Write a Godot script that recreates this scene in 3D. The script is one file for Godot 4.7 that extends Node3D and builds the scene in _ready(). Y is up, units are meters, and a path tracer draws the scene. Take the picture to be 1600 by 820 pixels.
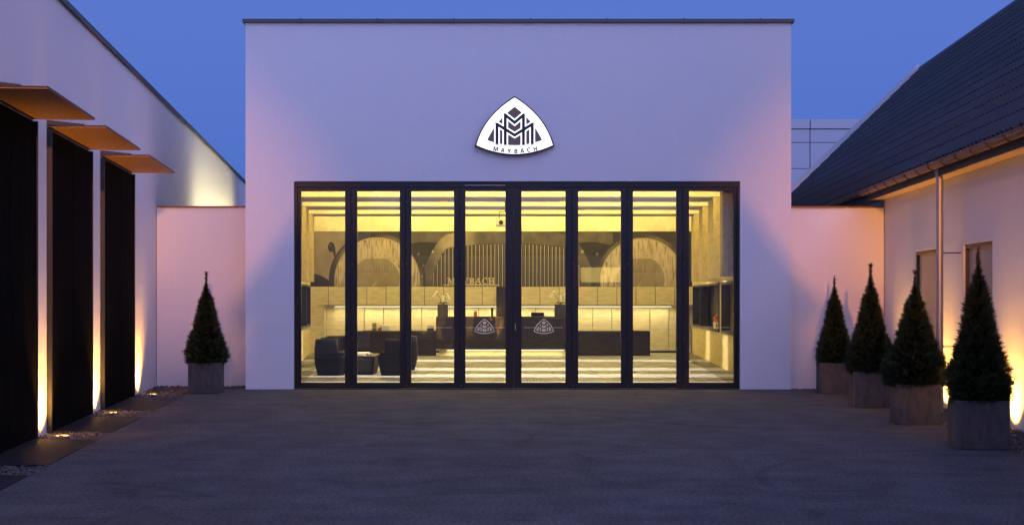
extends Node3D
# A walled courtyard at dusk in front of a lit showroom. Facade plane is z = 0, the courtyard lies at z > 0.

var M := {}
var rng := RandomNumberGenerator.new()
var cache := {}
var used := {}
var lamp_spots := []

# ---------------------------------------------------------------- helpers
func sr(r: float, g: float, b: float) -> Color:      # linear base colour -> albedo_color
	return Color(r, g, b).linear_to_srgb()

func mat(called: String, c: Color, rough := 0.8, metal := 0.0, spec := 0.5) -> StandardMaterial3D:
	var m := StandardMaterial3D.new()
	m.resource_name = called
	m.albedo_color = c
	m.roughness = rough
	m.metallic = metal
	m.metallic_specular = spec
	M[called] = m
	return m

func noise_tex(freq: float, oct: int, size: int, lo: float, hi: float, seed_: int, kind := FastNoiseLite.TYPE_SIMPLEX) -> NoiseTexture2D:
	var n := FastNoiseLite.new()
	n.noise_type = kind
	n.frequency = freq
	n.fractal_octaves = oct
	n.seed = seed_
	var t := NoiseTexture2D.new()
	t.noise = n
	t.width = size
	t.height = size
	t.seamless = true
	var g := Gradient.new()
	g.set_color(0, Color(lo, lo, lo))
	g.set_color(1, Color(hi, hi, hi))
	t.color_ramp = g
	return t

func tint_tex(freq: float, oct: int, size: int, cols: Array, offs: Array, seed_: int) -> NoiseTexture2D:
	var t := noise_tex(freq, oct, size, 0, 1, seed_)
	var g := Gradient.new()
	g.colors = PackedColorArray(cols)
	g.offsets = PackedFloat32Array(offs)
	t.color_ramp = g
	return t

func tri(m: StandardMaterial3D, scale: Vector3) -> void:
	m.uv1_triplanar = true
	m.uv1_world_triplanar = true
	m.uv1_scale = scale

func numbered(called: String) -> String:
	if not used.has(called):
		used[called] = 0
		return called
	used[called] += 1
	return "%s_%03d" % [called, used[called]]

func thing(called: String, label: String, category: String, at := Vector3.ZERO, turn := 0.0, group := "") -> Node3D:
	var o := Node3D.new()
	o.name = numbered(called)
	add_child(o)
	o.position = at
	o.rotation.y = turn
	o.set_meta("label", label)
	o.set_meta("category", category)
	if group != "":
		o.set_meta("group", group)
	return o

func setting(called: String) -> Node3D:
	var o := Node3D.new()
	o.name = numbered(called)
	add_child(o)
	o.set_meta("kind", "structure")
	return o

func put(called: String, mesh: Mesh, m: Material, parent: Node3D, at := Vector3.ZERO, turn := Vector3.ZERO) -> MeshInstance3D:
	var o := MeshInstance3D.new()
	o.name = called
	o.mesh = mesh
	o.material_override = m
	o.position = at
	o.rotation = turn
	parent.add_child(o, true)
	return o

func quad(st: SurfaceTool, a: Vector3, b: Vector3, c: Vector3, d: Vector3) -> void:
	# a b c d clockwise seen from the front
	var n := (c - a).cross(b - a).normalized()
	for v in [a, b, c, a, c, d]:
		st.set_normal(n)
		st.add_vertex(v)

func new_st() -> SurfaceTool:
	var st := SurfaceTool.new()
	st.begin(Mesh.PRIMITIVE_TRIANGLES)
	return st

func add_box(st: SurfaceTool, lo: Vector3, hi: Vector3) -> void:
	var p := []
	for i in 8:
		p.append(Vector3(hi.x if i & 1 else lo.x, hi.y if i & 2 else lo.y, hi.z if i & 4 else lo.z))
	for f in [[4, 6, 7, 5], [1, 3, 2, 0], [5, 7, 3, 1], [0, 2, 6, 4], [6, 2, 3, 7], [0, 4, 5, 1]]:
		quad(st, p[f[0]], p[f[1]], p[f[2]], p[f[3]])

func cube(lo: Vector3, hi: Vector3) -> ArrayMesh:
	var st := new_st()
	add_box(st, lo, hi)
	return st.commit()

func rbox(size: Vector3, b := 0.006) -> ArrayMesh:   # a box about its centre with chamfered edges
	var key := "r%.4f,%.4f,%.4f,%.4f" % [size.x, size.y, size.z, b]
	if cache.has(key):
		return cache[key]
	var st := new_st()
	var h := size / 2.0
	b = minf(b, minf(h.x, minf(h.y, h.z)) * 0.9)
	for ax in 3:
		for s in [-1.0, 1.0]:
			var u := (ax + 1) % 3
			var v := (ax + 2) % 3
			var q := []
			for k in [[-1, -1], [-1, 1], [1, 1], [1, -1]]:
				var p := Vector3.ZERO
				p[ax] = s * h[ax]
				p[u] = k[0] * (h[u] - b)
				p[v] = k[1] * (h[v] - b)
				q.append(p)
			if s > 0:
				quad(st, q[0], q[1], q[2], q[3])
			else:
				quad(st, q[3], q[2], q[1], q[0])
	for ax in 3:
		var u := (ax + 1) % 3
		var v := (ax + 2) % 3
		for su in [-1.0, 1.0]:
			for sv in [-1.0, 1.0]:
				var q := []
				for k in [[-1, 0], [1, 0], [1, 1], [-1, 1]]:
					var p := Vector3.ZERO
					p[ax] = k[0] * (h[ax] - b)
					p[u] = su * (h[u] - (b if k[1] == 0 else 0.0))
					p[v] = sv * (h[v] - (0.0 if k[1] == 0 else b))
					q.append(p)
				var outn := Vector3.ZERO
				outn[u] = su
				outn[v] = sv
				var n: Vector3 = (q[2] - q[0]).cross(q[1] - q[0])
				if n.dot(outn) > 0:
					quad(st, q[0], q[1], q[2], q[3])
				else:
					quad(st, q[3], q[2], q[1], q[0])
	for sx in [-1.0, 1.0]:
		for sy in [-1.0, 1.0]:
			for sz in [-1.0, 1.0]:
				var a := Vector3(sx * h.x, sy * (h.y - b), sz * (h.z - b))
				var c := Vector3(sx * (h.x - b), sy * h.y, sz * (h.z - b))
				var d := Vector3(sx * (h.x - b), sy * (h.y - b), sz * h.z)
				var n := (d - a).cross(c - a).normalized()
				var w := [a, c, d] if n.dot(Vector3(sx, sy, sz)) > 0 else [a, d, c]
				for p in w:
					st.set_normal(Vector3(sx, sy, sz).normalized())
					st.add_vertex(p)
	cache[key] = st.commit()
	return cache[key]

func block(called: String, parent: Node3D, lo: Vector3, hi: Vector3, m: Material, b := 0.004) -> MeshInstance3D:
	return put(called, rbox(hi - lo, b), m, parent, (lo + hi) / 2.0)

# extrude a flat outline (x, y) from z0 to z1
func extrude(st: SurfaceTool, poly: PackedVector2Array, z0: float, z1: float) -> void:
	var pts := poly
	if not Geometry2D.is_polygon_clockwise(pts):
		pts = poly.duplicate()
		pts.reverse()
	var idx := Geometry2D.triangulate_polygon(pts)
	for k in range(0, idx.size(), 3):
		var a := pts[idx[k]]
		var b := pts[idx[k + 1]]
		var c := pts[idx[k + 2]]
		if (b - a).cross(c - a) > 0:
			var t := b
			b = c
			c = t
		for p in [a, b, c]:
			st.set_normal(Vector3(0, 0, 1))
			st.add_vertex(Vector3(p.x, p.y, z1))
		for p in [a, c, b]:
			st.set_normal(Vector3(0, 0, -1))
			st.add_vertex(Vector3(p.x, p.y, z0))
	for k in pts.size():
		var p := pts[k]
		var q := pts[(k + 1) % pts.size()]
		var a3 := Vector3(p.x, p.y, z1)
		var b3 := Vector3(q.x, q.y, z1)
		var c3 := Vector3(q.x, q.y, z0)
		var d3 := Vector3(p.x, p.y, z0)
		var n := Vector3(-(q.y - p.y), q.x - p.x, 0).normalized()
		var w := [a3, d3, c3, a3, c3, b3]
		for v in w:
			st.set_normal(n)
			st.add_vertex(v)

func extruded(polys: Array, z0: float, z1: float) -> ArrayMesh:
	var st := new_st()
	for p in polys:
		extrude(st, p, z0, z1)
	return st.commit()

# a plan outline (x, z) raised from y0 to y1
func raised(plan: Array, y0: float, y1: float) -> ArrayMesh:
	var poly := PackedVector2Array()
	for p in plan:
		poly.append(Vector2(p.x, -p.y))
	var st := new_st()
	extrude(st, poly, y0, y1)
	var made := st.commit()
	var out := SurfaceTool.new()
	out.begin(Mesh.PRIMITIVE_TRIANGLES)
	out.append_from(made, 0, Transform3D(Basis(Vector3.RIGHT, -PI / 2), Vector3.ZERO))
	return out.commit()

func tube(path: Array, radii: Array, sides := 10, cap := true) -> ArrayMesh:
	var st := SurfaceTool.new()
	st.begin(Mesh.PRIMITIVE_TRIANGLES)
	var rings := []
	for i in path.size():
		var d: Vector3 = (path[mini(i + 1, path.size() - 1)] - path[maxi(i - 1, 0)]).normalized()
		var u := d.cross(Vector3.UP if absf(d.y) < 0.9 else Vector3.RIGHT).normalized()
		var v := u.cross(d).normalized()
		var ring := []
		for k in sides:
			var a := TAU * k / sides
			ring.append([path[i] + (u * cos(a) + v * sin(a)) * radii[i], u * cos(a) + v * sin(a)])
		rings.append(ring)
	for i in rings.size() - 1:
		for k in sides:
			var j := (k + 1) % sides
			var q := [rings[i][k], rings[i + 1][k], rings[i + 1][j], rings[i][j]]
			var fn: Vector3 = (q[2][0] - q[0][0]).cross(q[1][0] - q[0][0])
			var order := [0, 1, 2, 0, 2, 3] if fn.dot(q[0][1]) > 0 else [0, 2, 1, 0, 3, 2]
			for w in order:
				st.set_normal(q[w][1])
				st.add_vertex(q[w][0])
	if cap:
		for e in [0, rings.size() - 1]:
			var d: Vector3 = (path[1] - path[0]).normalized() * -1.0 if e == 0 else (path[-1] - path[-2]).normalized()
			for k in range(1, sides - 1):
				var a: Vector3 = rings[e][0][0]
				var b: Vector3 = rings[e][k][0]
				var c: Vector3 = rings[e][k + 1][0]
				var w := [a, b, c] if (c - a).cross(b - a).dot(d) > 0 else [a, c, b]
				for p in w:
					st.set_normal(d)
					st.add_vertex(p)
	return st.commit()

func lathe(profile: Array, sides := 24) -> ArrayMesh:   # [radius, y] from bottom to top
	var st := SurfaceTool.new()
	st.begin(Mesh.PRIMITIVE_TRIANGLES)
	st.set_smooth_group(0)
	for i in profile.size() - 1:
		for k in sides:
			var a := TAU * k / sides
			var b := TAU * (k + 1) / sides
			var p := func(e, t): return Vector3(cos(t) * e[0], e[1], sin(t) * e[0])
			var q := [p.call(profile[i], a), p.call(profile[i], b), p.call(profile[i + 1], b), p.call(profile[i + 1], a)]
			for w in [0, 2, 1, 0, 3, 2]:
				st.add_vertex(q[w])
	st.generate_normals(false)
	return st.commit()

func text(called: String, words: String, cap_height: float, depth: float, m: Material, parent: Node3D, at: Vector3, turn := Vector3.ZERO, bold := true, face := "Droid Sans") -> MeshInstance3D:
	var f := SystemFont.new()
	f.font_names = PackedStringArray([face])
	f.font_weight = 700 if bold else 400
	var fv := FontVariation.new()
	fv.base_font = f
	fv.variation_embolden = (0.55 if face == "Droid Sans" else 0.0) if bold else 0.0
	var t := TextMesh.new()
	t.text = words
	t.font = fv
	t.font_size = 64
	t.pixel_size = cap_height / (64.0 * 0.714)
	t.depth = depth
	t.curve_step = 2.0
	return put(called, t, m, parent, at, turn)

# floated concrete: soft mottling, trowel and tyre arcs, short dark scuffs; 12 m to the tile
func worn_concrete() -> ImageTexture:
	var n := 768
	var val := PackedFloat32Array()
	val.resize(n * n)
	var a := FastNoiseLite.new()
	a.seed = 5
	a.frequency = 0.006
	a.fractal_octaves = 5
	for y in n:
		var wy := absf(y * 2.0 / n - 1.0)
		for x in n:
			# two shifted fields crossfaded so that the tile closes on itself
			var wx := absf(x * 2.0 / n - 1.0)
			val[y * n + x] = 0.88 + 0.17 * (a.get_noise_2d(wx * n * 0.5, wy * n * 0.5 + 900.0) * 0.5 + a.get_noise_2d(wx * n * 1.7 + 300.0, wy * n * 1.7))
	var g := RandomNumberGenerator.new()
	g.seed = 12
	for k in 90:     # arcs left by the float and by turning wheels
		var c := Vector2(g.randf() * n, g.randf() * n)
		var r := g.randf_range(60, 260)
		var a0 := g.randf() * TAU
		var span := g.randf_range(0.4, 1.6)
		var half := g.randf_range(2.0, 7.0)
		var amount := g.randf_range(-0.24, 0.12)
		var steps := int(r * span)
		for i in steps:
			var t := a0 + span * i / steps
			var ends := minf(1.0, minf(i, steps - i) / (0.25 * steps))
			for w in range(-int(half), int(half) + 1):
				var p := c + Vector2(cos(t), sin(t)) * (r + w)
				var at := posmod(int(p.y), n) * n + posmod(int(p.x), n)
				val[at] += amount * ends * (1.0 - absf(w) / (half + 1.0)) * 0.6
	for k in 420:    # short scuffs
		var p := Vector2(g.randf() * n, g.randf() * n)
		var l := g.randi_range(8, 46)
		var amount := g.randf_range(-0.45, 0.20)
		var slant := g.randfn(0.0, 0.08)
		for i in l:
			var at := posmod(int(p.y + slant * i + g.randfn(0, 0.4)), n) * n + posmod(int(p.x + i), n)
			val[at] += amount * sin(PI * i / l)
			val[posmod(at + n, n * n)] += amount * 0.7 * sin(PI * i / l)
	var img := Image.create(n, n, false, Image.FORMAT_RGB8)
	for y in n:
		for x in n:
			var v := clampf(val[y * n + x] + g.randf_range(-0.05, 0.05), 0.0, 1.0)
			img.set_pixel(x, y, Color(v, v, minf(1.0, v * 1.005)))
	return ImageTexture.create_from_image(img)

# ---------------------------------------------------------------- materials
func make_materials() -> void:
	var grain := noise_tex(0.02, 5, 512, 0.0, 1.0, 3)
	var fine := noise_tex(0.09, 4, 512, 0.0, 1.0, 5)
	var m := mat("render_white", sr(0.72, 0.71, 0.70), 0.95, 0, 0.3)
	m.albedo_texture = tint_tex(0.05, 4, 512, [Color(0.965, 0.965, 0.965), Color(1, 1, 1), Color(0.98, 0.98, 0.98)], [0.2, 0.55, 0.9], 11)
	m.heightmap_enabled = true
	m.heightmap_texture = fine
	m.heightmap_scale = 0.5
	tri(m, Vector3(1.1, 1.1, 1.1))
	# courtyard concrete with brushed streaks and stains
	m = mat("courtyard_concrete", sr(0.116, 0.106, 0.098), 0.8, 0, 0.3)
	m.albedo_texture = worn_concrete()
	m.heightmap_enabled = true
	m.heightmap_texture = fine
	m.heightmap_scale = 0.25
	m.detail_enabled = true
	m.detail_blend_mode = BaseMaterial3D.BLEND_MODE_MUL
	m.detail_albedo = tint_tex(0.08, 4, 512, [Color(0.68, 0.68, 0.70), Color(1, 1, 1)], [0.25, 0.65], 23)
	m.detail_uv_layer = BaseMaterial3D.DETAIL_UV_2
	tri(m, Vector3(0.0833, 0.0833, 0.0833))
	m.uv2_triplanar = true
	m.uv2_world_triplanar = true
	m.uv2_scale = Vector3(0.45, 0.45, 0.6)
	m = mat("soil", sr(0.035, 0.03, 0.026), 1.0)
	m.heightmap_enabled = true
	m.heightmap_texture = grain
	m.heightmap_scale = 2.0
	tri(m, Vector3(1.5, 1.5, 1.5))
	m = mat("dark_slab", sr(0.015, 0.0145, 0.015), 0.6, 0, 0.3)
	m.albedo_texture = tint_tex(0.02, 5, 512, [Color(0.7, 0.7, 0.7), Color(1, 1, 1)], [0.3, 0.7], 31)
	m.heightmap_enabled = true
	m.heightmap_texture = grain
	m.heightmap_scale = 0.3
	tri(m, Vector3(1, 1, 1))
	m = mat("pebble", sr(0.085, 0.075, 0.068), 0.7)
	m.vertex_color_use_as_albedo = true
	m = mat("dark_door", sr(0.005, 0.0042, 0.0038), 0.85, 0, 0.1)
	m.albedo_texture = tint_tex(0.01, 4, 256, [Color(0.7, 0.66, 0.62), Color(1, 1, 1)], [0.3, 0.7], 33)
	tri(m, Vector3(2.0, 0.25, 2.0))
	m = mat("canopy_board", sr(0.40, 0.21, 0.09), 0.6, 0, 0.3)
	m.albedo_texture = tint_tex(0.02, 5, 512, [Color(0.86, 0.85, 0.83), Color(1, 1, 1)], [0.3, 0.7], 35)
	tri(m, Vector3(2.5, 2.5, 0.35))
	mat("dark_metal", sr(0.028, 0.028, 0.032), 0.45, 0.5)
	m = mat("cap_metal", sr(0.09, 0.085, 0.085), 0.5, 0.6)
	mat("door_frame", sr(0.007, 0.007, 0.009), 0.38, 0.0, 0.45)
	mat("steel", sr(0.35, 0.35, 0.36), 0.35, 0.9)
	m = mat("glass", Color(1, 1, 1, 0.02), 0.0, 0, 0.5)
	m.transparency = BaseMaterial3D.TRANSPARENCY_ALPHA
	m = mat("frost_film", sr(0.70, 0.62, 0.44), 0.9)
	m.backlight_enabled = true
	m.backlight = Color(0.9, 0.9, 0.9)
	# showroom
	m = mat("cove_paint", sr(0.80, 0.76, 0.64), 0.85)
	m.albedo_texture = tint_tex(0.01, 4, 256, [Color(0.94, 0.93, 0.9), Color(1, 1, 1)], [0.3, 0.7], 41)
	tri(m, Vector3(0.5, 0.5, 0.5))
	m = mat("travertine", sr(0.56, 0.47, 0.25), 0.7)
	m.albedo_texture = tint_tex(0.015, 5, 512, [Color(0.92, 0.90, 0.87), Color(1, 1, 1), Color(0.96, 0.95, 0.93)], [0.25, 0.55, 0.8], 43)
	tri(m, Vector3(1.2, 0.5, 0.3))
	m = mat("cream_panel", sr(0.72, 0.63, 0.38), 0.55)
	m.albedo_texture = tint_tex(0.02, 3, 256, [Color(0.95, 0.94, 0.92), Color(1, 1, 1)], [0.3, 0.7], 45)
	tri(m, Vector3(0.4, 2.0, 0.4))
	mat("shaded_soffit", sr(0.30, 0.28, 0.30), 0.8)  # grey for the unlit beam undersides, shade put into the colour
	for k in 3:
		var c: float = [0.30, 0.32, 0.34][k]
		m = mat("floor_tile_%s" % ["a", "b", "c"][k], sr(c, c * 1.02, c * 1.18), 0.38, 0, 0.4)
		m.albedo_texture = tint_tex(0.02, 5, 256, [Color(0.86, 0.86, 0.86), Color(1, 1, 1)], [0.3, 0.7], 51 + k)
		tri(m, Vector3(0.9, 0.9, 0.9))
	mat("dark_tile", sr(0.10, 0.09, 0.085), 0.5)
	mat("grout", sr(0.14, 0.135, 0.13), 0.9)
	m = mat("desk_wood", sr(0.022, 0.017, 0.012), 0.45, 0, 0.4)
	m.albedo_texture = tint_tex(0.02, 4, 256, [Color(0.7, 0.66, 0.6), Color(1, 1, 1)], [0.3, 0.7], 57)
	tri(m, Vector3(0.3, 3.0, 3.0))
	mat("leather", sr(0.006, 0.0055, 0.005), 0.6, 0, 0.25)
	mat("paper", sr(0.75, 0.72, 0.66), 0.7)
	mat("red_print", sr(0.50, 0.06, 0.03), 0.6)
	mat("orange_print", sr(0.65, 0.22, 0.05), 0.6)
	mat("blue_print", sr(0.05, 0.09, 0.30), 0.6)
	mat("olive_print", sr(0.22, 0.20, 0.07), 0.6)
	mat("petal", sr(0.80, 0.76, 0.66), 0.7)
	mat("stem_green", sr(0.06, 0.10, 0.03), 0.7)
	mat("pot_dark", sr(0.02, 0.022, 0.018), 0.6)
	mat("window_dark", sr(0.02, 0.017, 0.015), 0.5)
	# planters and trees
	m = mat("planter_concrete", sr(0.072, 0.066, 0.062), 0.8)
	m.albedo_texture = tint_tex(0.012, 6, 512, [Color(0.80, 0.80, 0.80), Color(0.92, 0.92, 0.92), Color(1, 1, 1)], [0.2, 0.5, 0.8], 61)
	m.heightmap_enabled = true
	m.heightmap_texture = grain
	m.heightmap_scale = 0.4
	m.uv1_triplanar = true
	m.uv1_world_triplanar = true
	m.uv1_scale = Vector3(1.3, 0.5, 1.3)
	m = mat("yew", Color(1, 1, 1), 0.8, 0, 0.3)
	m.vertex_color_use_as_albedo = true
	m.backlight_enabled = true
	m.backlight = Color(0.25, 0.3, 0.12)
	mat("added_hedge_leaf", sr(0.03, 0.045, 0.018), 0.95)
	mat("bark", sr(0.05, 0.035, 0.025), 0.9)
	# right wing
	m = mat("roof_tile", sr(0.020, 0.022, 0.026), 0.40, 0, 0.4)
	m.albedo_texture = tint_tex(0.02, 5, 512, [Color(0.65, 0.65, 0.67), Color(1, 1, 1)], [0.3, 0.7], 71)
	tri(m, Vector3(0.6, 0.6, 0.6))
	for k in 2:
		var rt := mat(["roof_tile_worn", "roof_tile_grey"][k], [sr(0.024, 0.025, 0.028), sr(0.016, 0.018, 0.023)][k], [0.48, 0.36][k], 0, 0.4)
		rt.albedo_texture = m.albedo_texture
		tri(rt, Vector3(0.6, 0.6, 0.6))
	m = mat("copper", sr(0.16, 0.095, 0.07), 0.5, 0.7)
	mat("pale_sheet", sr(0.50, 0.53, 0.56), 0.5, 0.2)
	mat("fascia", sr(0.05, 0.048, 0.05), 0.7)
	mat("soffit_wood", sr(0.42, 0.30, 0.20), 0.8)
	mat("zinc", sr(0.34, 0.36, 0.38), 0.45, 0.6)
	m = mat("blind", sr(0.46, 0.36, 0.27), 0.8)
	m.albedo_texture = M.render_white.albedo_texture
	tri(m, Vector3(0.4, 0.4, 0.4))
	mat("reveal", sr(0.16, 0.12, 0.10), 0.8)
	mat("metal_panel", sr(0.40, 0.43, 0.46), 0.5, 0.1)
	mat("panel_joint", sr(0.05, 0.055, 0.06), 0.8)
	# emblem
	m = mat("sign_face", sr(0.85, 0.85, 0.85), 0.5)
	m.emission_enabled = true
	m.emission = Color(1, 1, 1)
	m.emission_energy_multiplier = 1.15
	mat("sign_rim", sr(0.05, 0.035, 0.03), 0.4, 0.7)
	mat("sign_brown", sr(0.20, 0.13, 0.08), 0.5)
	mat("sign_black", sr(0.008, 0.008, 0.012), 0.5)
	# glowing parts
	m = mat("uplight_glow", sr(0.9, 0.8, 0.6), 0.3)
	m.emission_enabled = true
	m.emission = Color(1.0, 0.72, 0.30)
	m.emission_energy_multiplier = 9.0
	m = mat("strip_glow", sr(0.9, 0.85, 0.7), 0.5)
	m.emission_enabled = true
	m.emission = Color(1.0, 0.94, 0.74)
	m.emission_energy_multiplier = 2.0
	m = mat("window_glow", sr(0.9, 0.85, 0.7), 0.5)
	m.emission_enabled = true
	m.emission = Color(1.0, 0.86, 0.45)
	m.emission_energy_multiplier = 7.0
	m = mat("sodium_glow", sr(0.9, 0.7, 0.5), 0.5)
	m.emission_enabled = true
	m.emission = Color(1.0, 0.55, 0.25)
	m.emission_energy_multiplier = 8.0

# ---------------------------------------------------------------- scene
func _ready() -> void:
	rng.seed = 77
	# camera: a shift lens looking square at the facade
	var cam := Camera3D.new()
	cam.name = "camera"
	add_child(cam)
	cam.position = Vector3(0, 1.6, 27.04)
	cam.projection = Camera3D.PROJECTION_FRUSTUM
	cam.near = 0.5
	cam.far = 600.0
	cam.size = 820.0 / 2400.0 * cam.near
	cam.frustum_offset = Vector2(30.0, 56.0) / 2400.0 * cam.near
	cam.current = true
	# dusk sky
	var env := Environment.new()
	env.background_mode = Environment.BG_SKY
	env.tonemap_mode = Environment.TONE_MAPPER_LINEAR
	env.tonemap_exposure = 1.0
	env.sdfgi_enabled = true
	env.ssao_enabled = true
	env.ssil_enabled = true
	var sm := ProceduralSkyMaterial.new()
	sm.sky_top_color = Color8(126, 148, 230)
	sm.sky_horizon_color = Color8(75, 110, 198)
	sm.sky_curve = 0.5
	sm.ground_horizon_color = Color8(60, 70, 110)
	sm.ground_bottom_color = Color8(30, 34, 50)
	sm.sun_angle_max = 0.1
	var sky := Sky.new()
	sky.sky_material = sm
	env.sky = sky
	var we := WorldEnvironment.new()
	we.name = "world"
	we.environment = env
	add_child(we)
	# afterglow of the sunken sun, a wide soft source low behind the camera
	var sun := DirectionalLight3D.new()
	sun.name = "afterglow"
	sun.light_energy = 0.89
	sun.light_color = Color8(190, 188, 255)
	sun.light_angular_distance = 100.0
	sun.sky_mode = DirectionalLight3D.SKY_MODE_LIGHT_ONLY
	sun.shadow_enabled = true
	add_child(sun)
	sun.rotation_degrees = Vector3(-22, 32, 0)

	make_materials()
	make_ground()
	make_showroom()
	make_low_walls()
	make_left_wing()
	make_right_wing()
	make_surroundings()
	make_doors()
	make_sign()
	make_interior()
	make_uplights()
	make_planters()
	make_gravel()

# ---------------------------------------------------------------- ground
func make_ground() -> void:
	var g := put("ground", cube(Vector3(-200, -0.4, -220), Vector3(200, -0.08, 180)), M.soil, self)
	g.set_meta("kind", "structure")
	var p := put("courtyard_pavement", raised([Vector2(-5.234, 0.0), Vector2(6.17, 0.0), Vector2(3.53, 40), Vector2(-2.07, 40)], -0.075, 0.0), M.courtyard_concrete, self)
	p.set_meta("kind", "structure")
	var sp := [[22.0, 13.08], [12.22, 9.51], [8.59, 6.17], [4.98, 2.43]]
	for k in 4:
		var a: float = sp[k][0]
		var b: float = sp[k][1]
		var lab: String = ["dark stone slab running along the white wall toward the street", "dark stone slab before the first black door panel", "dark stone slab before the middle black door panel", "dark stone slab before the last black door panel"][k]
		var s := thing("stone_slab", lab, "slab", Vector3.ZERO, 0.0, "dark slabs set in gravel along the canopied wall")
		put("slab_top", raised([Vector2(-6.10 + 0.0852 * a, a), Vector2(-5.26 + 0.079 * a, a), Vector2(-5.26 + 0.079 * b, b), Vector2(-6.10 + 0.0852 * b, b)], -0.075, -0.006), M.dark_slab, s)

# ---------------------------------------------------------------- main building shell
func lx(z: float) -> float: return -4.36 + 0.139 * z      # left flank of the showroom block
func rx(z: float) -> float: return 5.26 - 0.125 * z
func inner_l(z: float) -> float: return -5.36 + 0.079 * (18.06 + z)
func inner_r(z: float) -> float: return 5.13 + 0.058 * (-5.56 - z)

func make_showroom() -> void:
	var b := thing("showroom_building", "tall white rendered building with flat roof and wide glazed front", "building")
	var st := new_st()
	add_box(st, Vector3(-4.36, -0.08, -0.35), Vector3(-3.51, 3.66, 0))
	add_box(st, Vector3(4.36, -0.08, -0.35), Vector3(5.26, 3.66, 0))
	add_box(st, Vector3(-4.36, 3.66, -0.35), Vector3(5.26, 6.45, 0))
	put("front_wall", st.commit(), M.render_white, b)
	put("side_wall", raised([Vector2(-4.36, -0.352), Vector2(-4.06, -0.352), Vector2(lx(-18.9) + 0.3, -18.9), Vector2(lx(-18.9), -18.9)], -0.08, 6.45), M.render_white, b)
	put("side_wall", raised([Vector2(5.26, -0.352), Vector2(4.96, -0.352), Vector2(rx(-18.9) - 0.3, -18.9), Vector2(rx(-18.9), -18.9)], -0.08, 6.45), M.render_white, b)
	put("rear_wall", cube(Vector3(lx(-18.9), -0.08, -19.2), Vector3(rx(-18.9), 6.45, -18.902)), M.render_white, b)
	put("roof", raised([Vector2(-4.05, -0.36), Vector2(4.95, -0.36), Vector2(rx(-18.9) - 0.31, -18.89), Vector2(lx(-18.9) + 0.31, -18.89)], 5.9, 6.1), M.dark_metal, b)
	# parapet cap, a dark sheet-metal trim that overhangs on every side
	var o := 0.05
	st = new_st()
	add_box(st, Vector3(-4.36 - o, 6.452, -0.36), Vector3(5.26 + o, 6.512, o))
	put("parapet_cap", st.commit(), M.cap_metal, b)
	put("parapet_cap", raised([Vector2(-4.36 - o, -0.362), Vector2(-4.0, -0.362), Vector2(lx(-19.2) + 0.3, -19.2), Vector2(lx(-19.2) - o, -19.2)], 6.452, 6.512), M.cap_metal, b)
	put("parapet_cap", raised([Vector2(5.26 + o, -0.362), Vector2(4.9, -0.362), Vector2(rx(-19.2) - 0.3, -19.2), Vector2(rx(-19.2) + o, -19.2)], 6.452, 6.512), M.cap_metal, b)
	for k in 7:   # seams of the sheet-metal trim
		var x := -3.4 + k * 1.35
		block("cap_seam", b, Vector3(x, 6.448, -0.3), Vector3(x + 0.035, 6.522, o + 0.006), M.cap_metal, 0.002)
	# ceiling, inner walls, floor base
	put("ceiling", raised([Vector2(-4.05, -0.36), Vector2(4.95, -0.36), Vector2(6.4, -18.6), Vector2(-6.0, -18.6)], 5.80, 5.88), M.cove_paint, b)
	put("floor_base", raised([Vector2(-4.0, 0.0), Vector2(4.9, 0.0), Vector2(6.4, -18.6), Vector2(-6.0, -18.6)], -0.075, -0.012), M.grout, b)
	put("back_wall", cube(Vector3(-6.0, -0.012, -18.6), Vector3(6.4, 5.798, -18.3)), M.cove_paint, b)

func make_low_walls() -> void:
	var w := thing("garden_wall", "pink lit low wall with thin cap behind the single potted conifer", "wall")
	put("wall_body", raised([Vector2(-6.21, -1.3), Vector2(-4.56, -1.3), Vector2(-4.56, -1.55), Vector2(-6.21, -1.55)], -0.08, 3.27), M.render_white, w)
	put("wall_cap", raised([Vector2(-6.20, -1.27), Vector2(-4.57, -1.27), Vector2(-4.57, -1.58), Vector2(-6.20, -1.58)], 3.272, 3.302), M.copper, w)
	w = thing("garden_wall", "orange lit low wall with thin cap behind the row of potted conifers", "wall")
	put("wall_body", raised([Vector2(5.33, -0.42), Vector2(7.0, -0.42), Vector2(7.0, -0.67), Vector2(5.37, -0.67)], -0.08, 3.215), M.render_white, w)
	put("wall_cap", raised([Vector2(5.34, -0.39), Vector2(6.995, -0.39), Vector2(6.995, -0.7), Vector2(5.38, -0.7)], 3.217, 3.245), M.copper, w)

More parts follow.
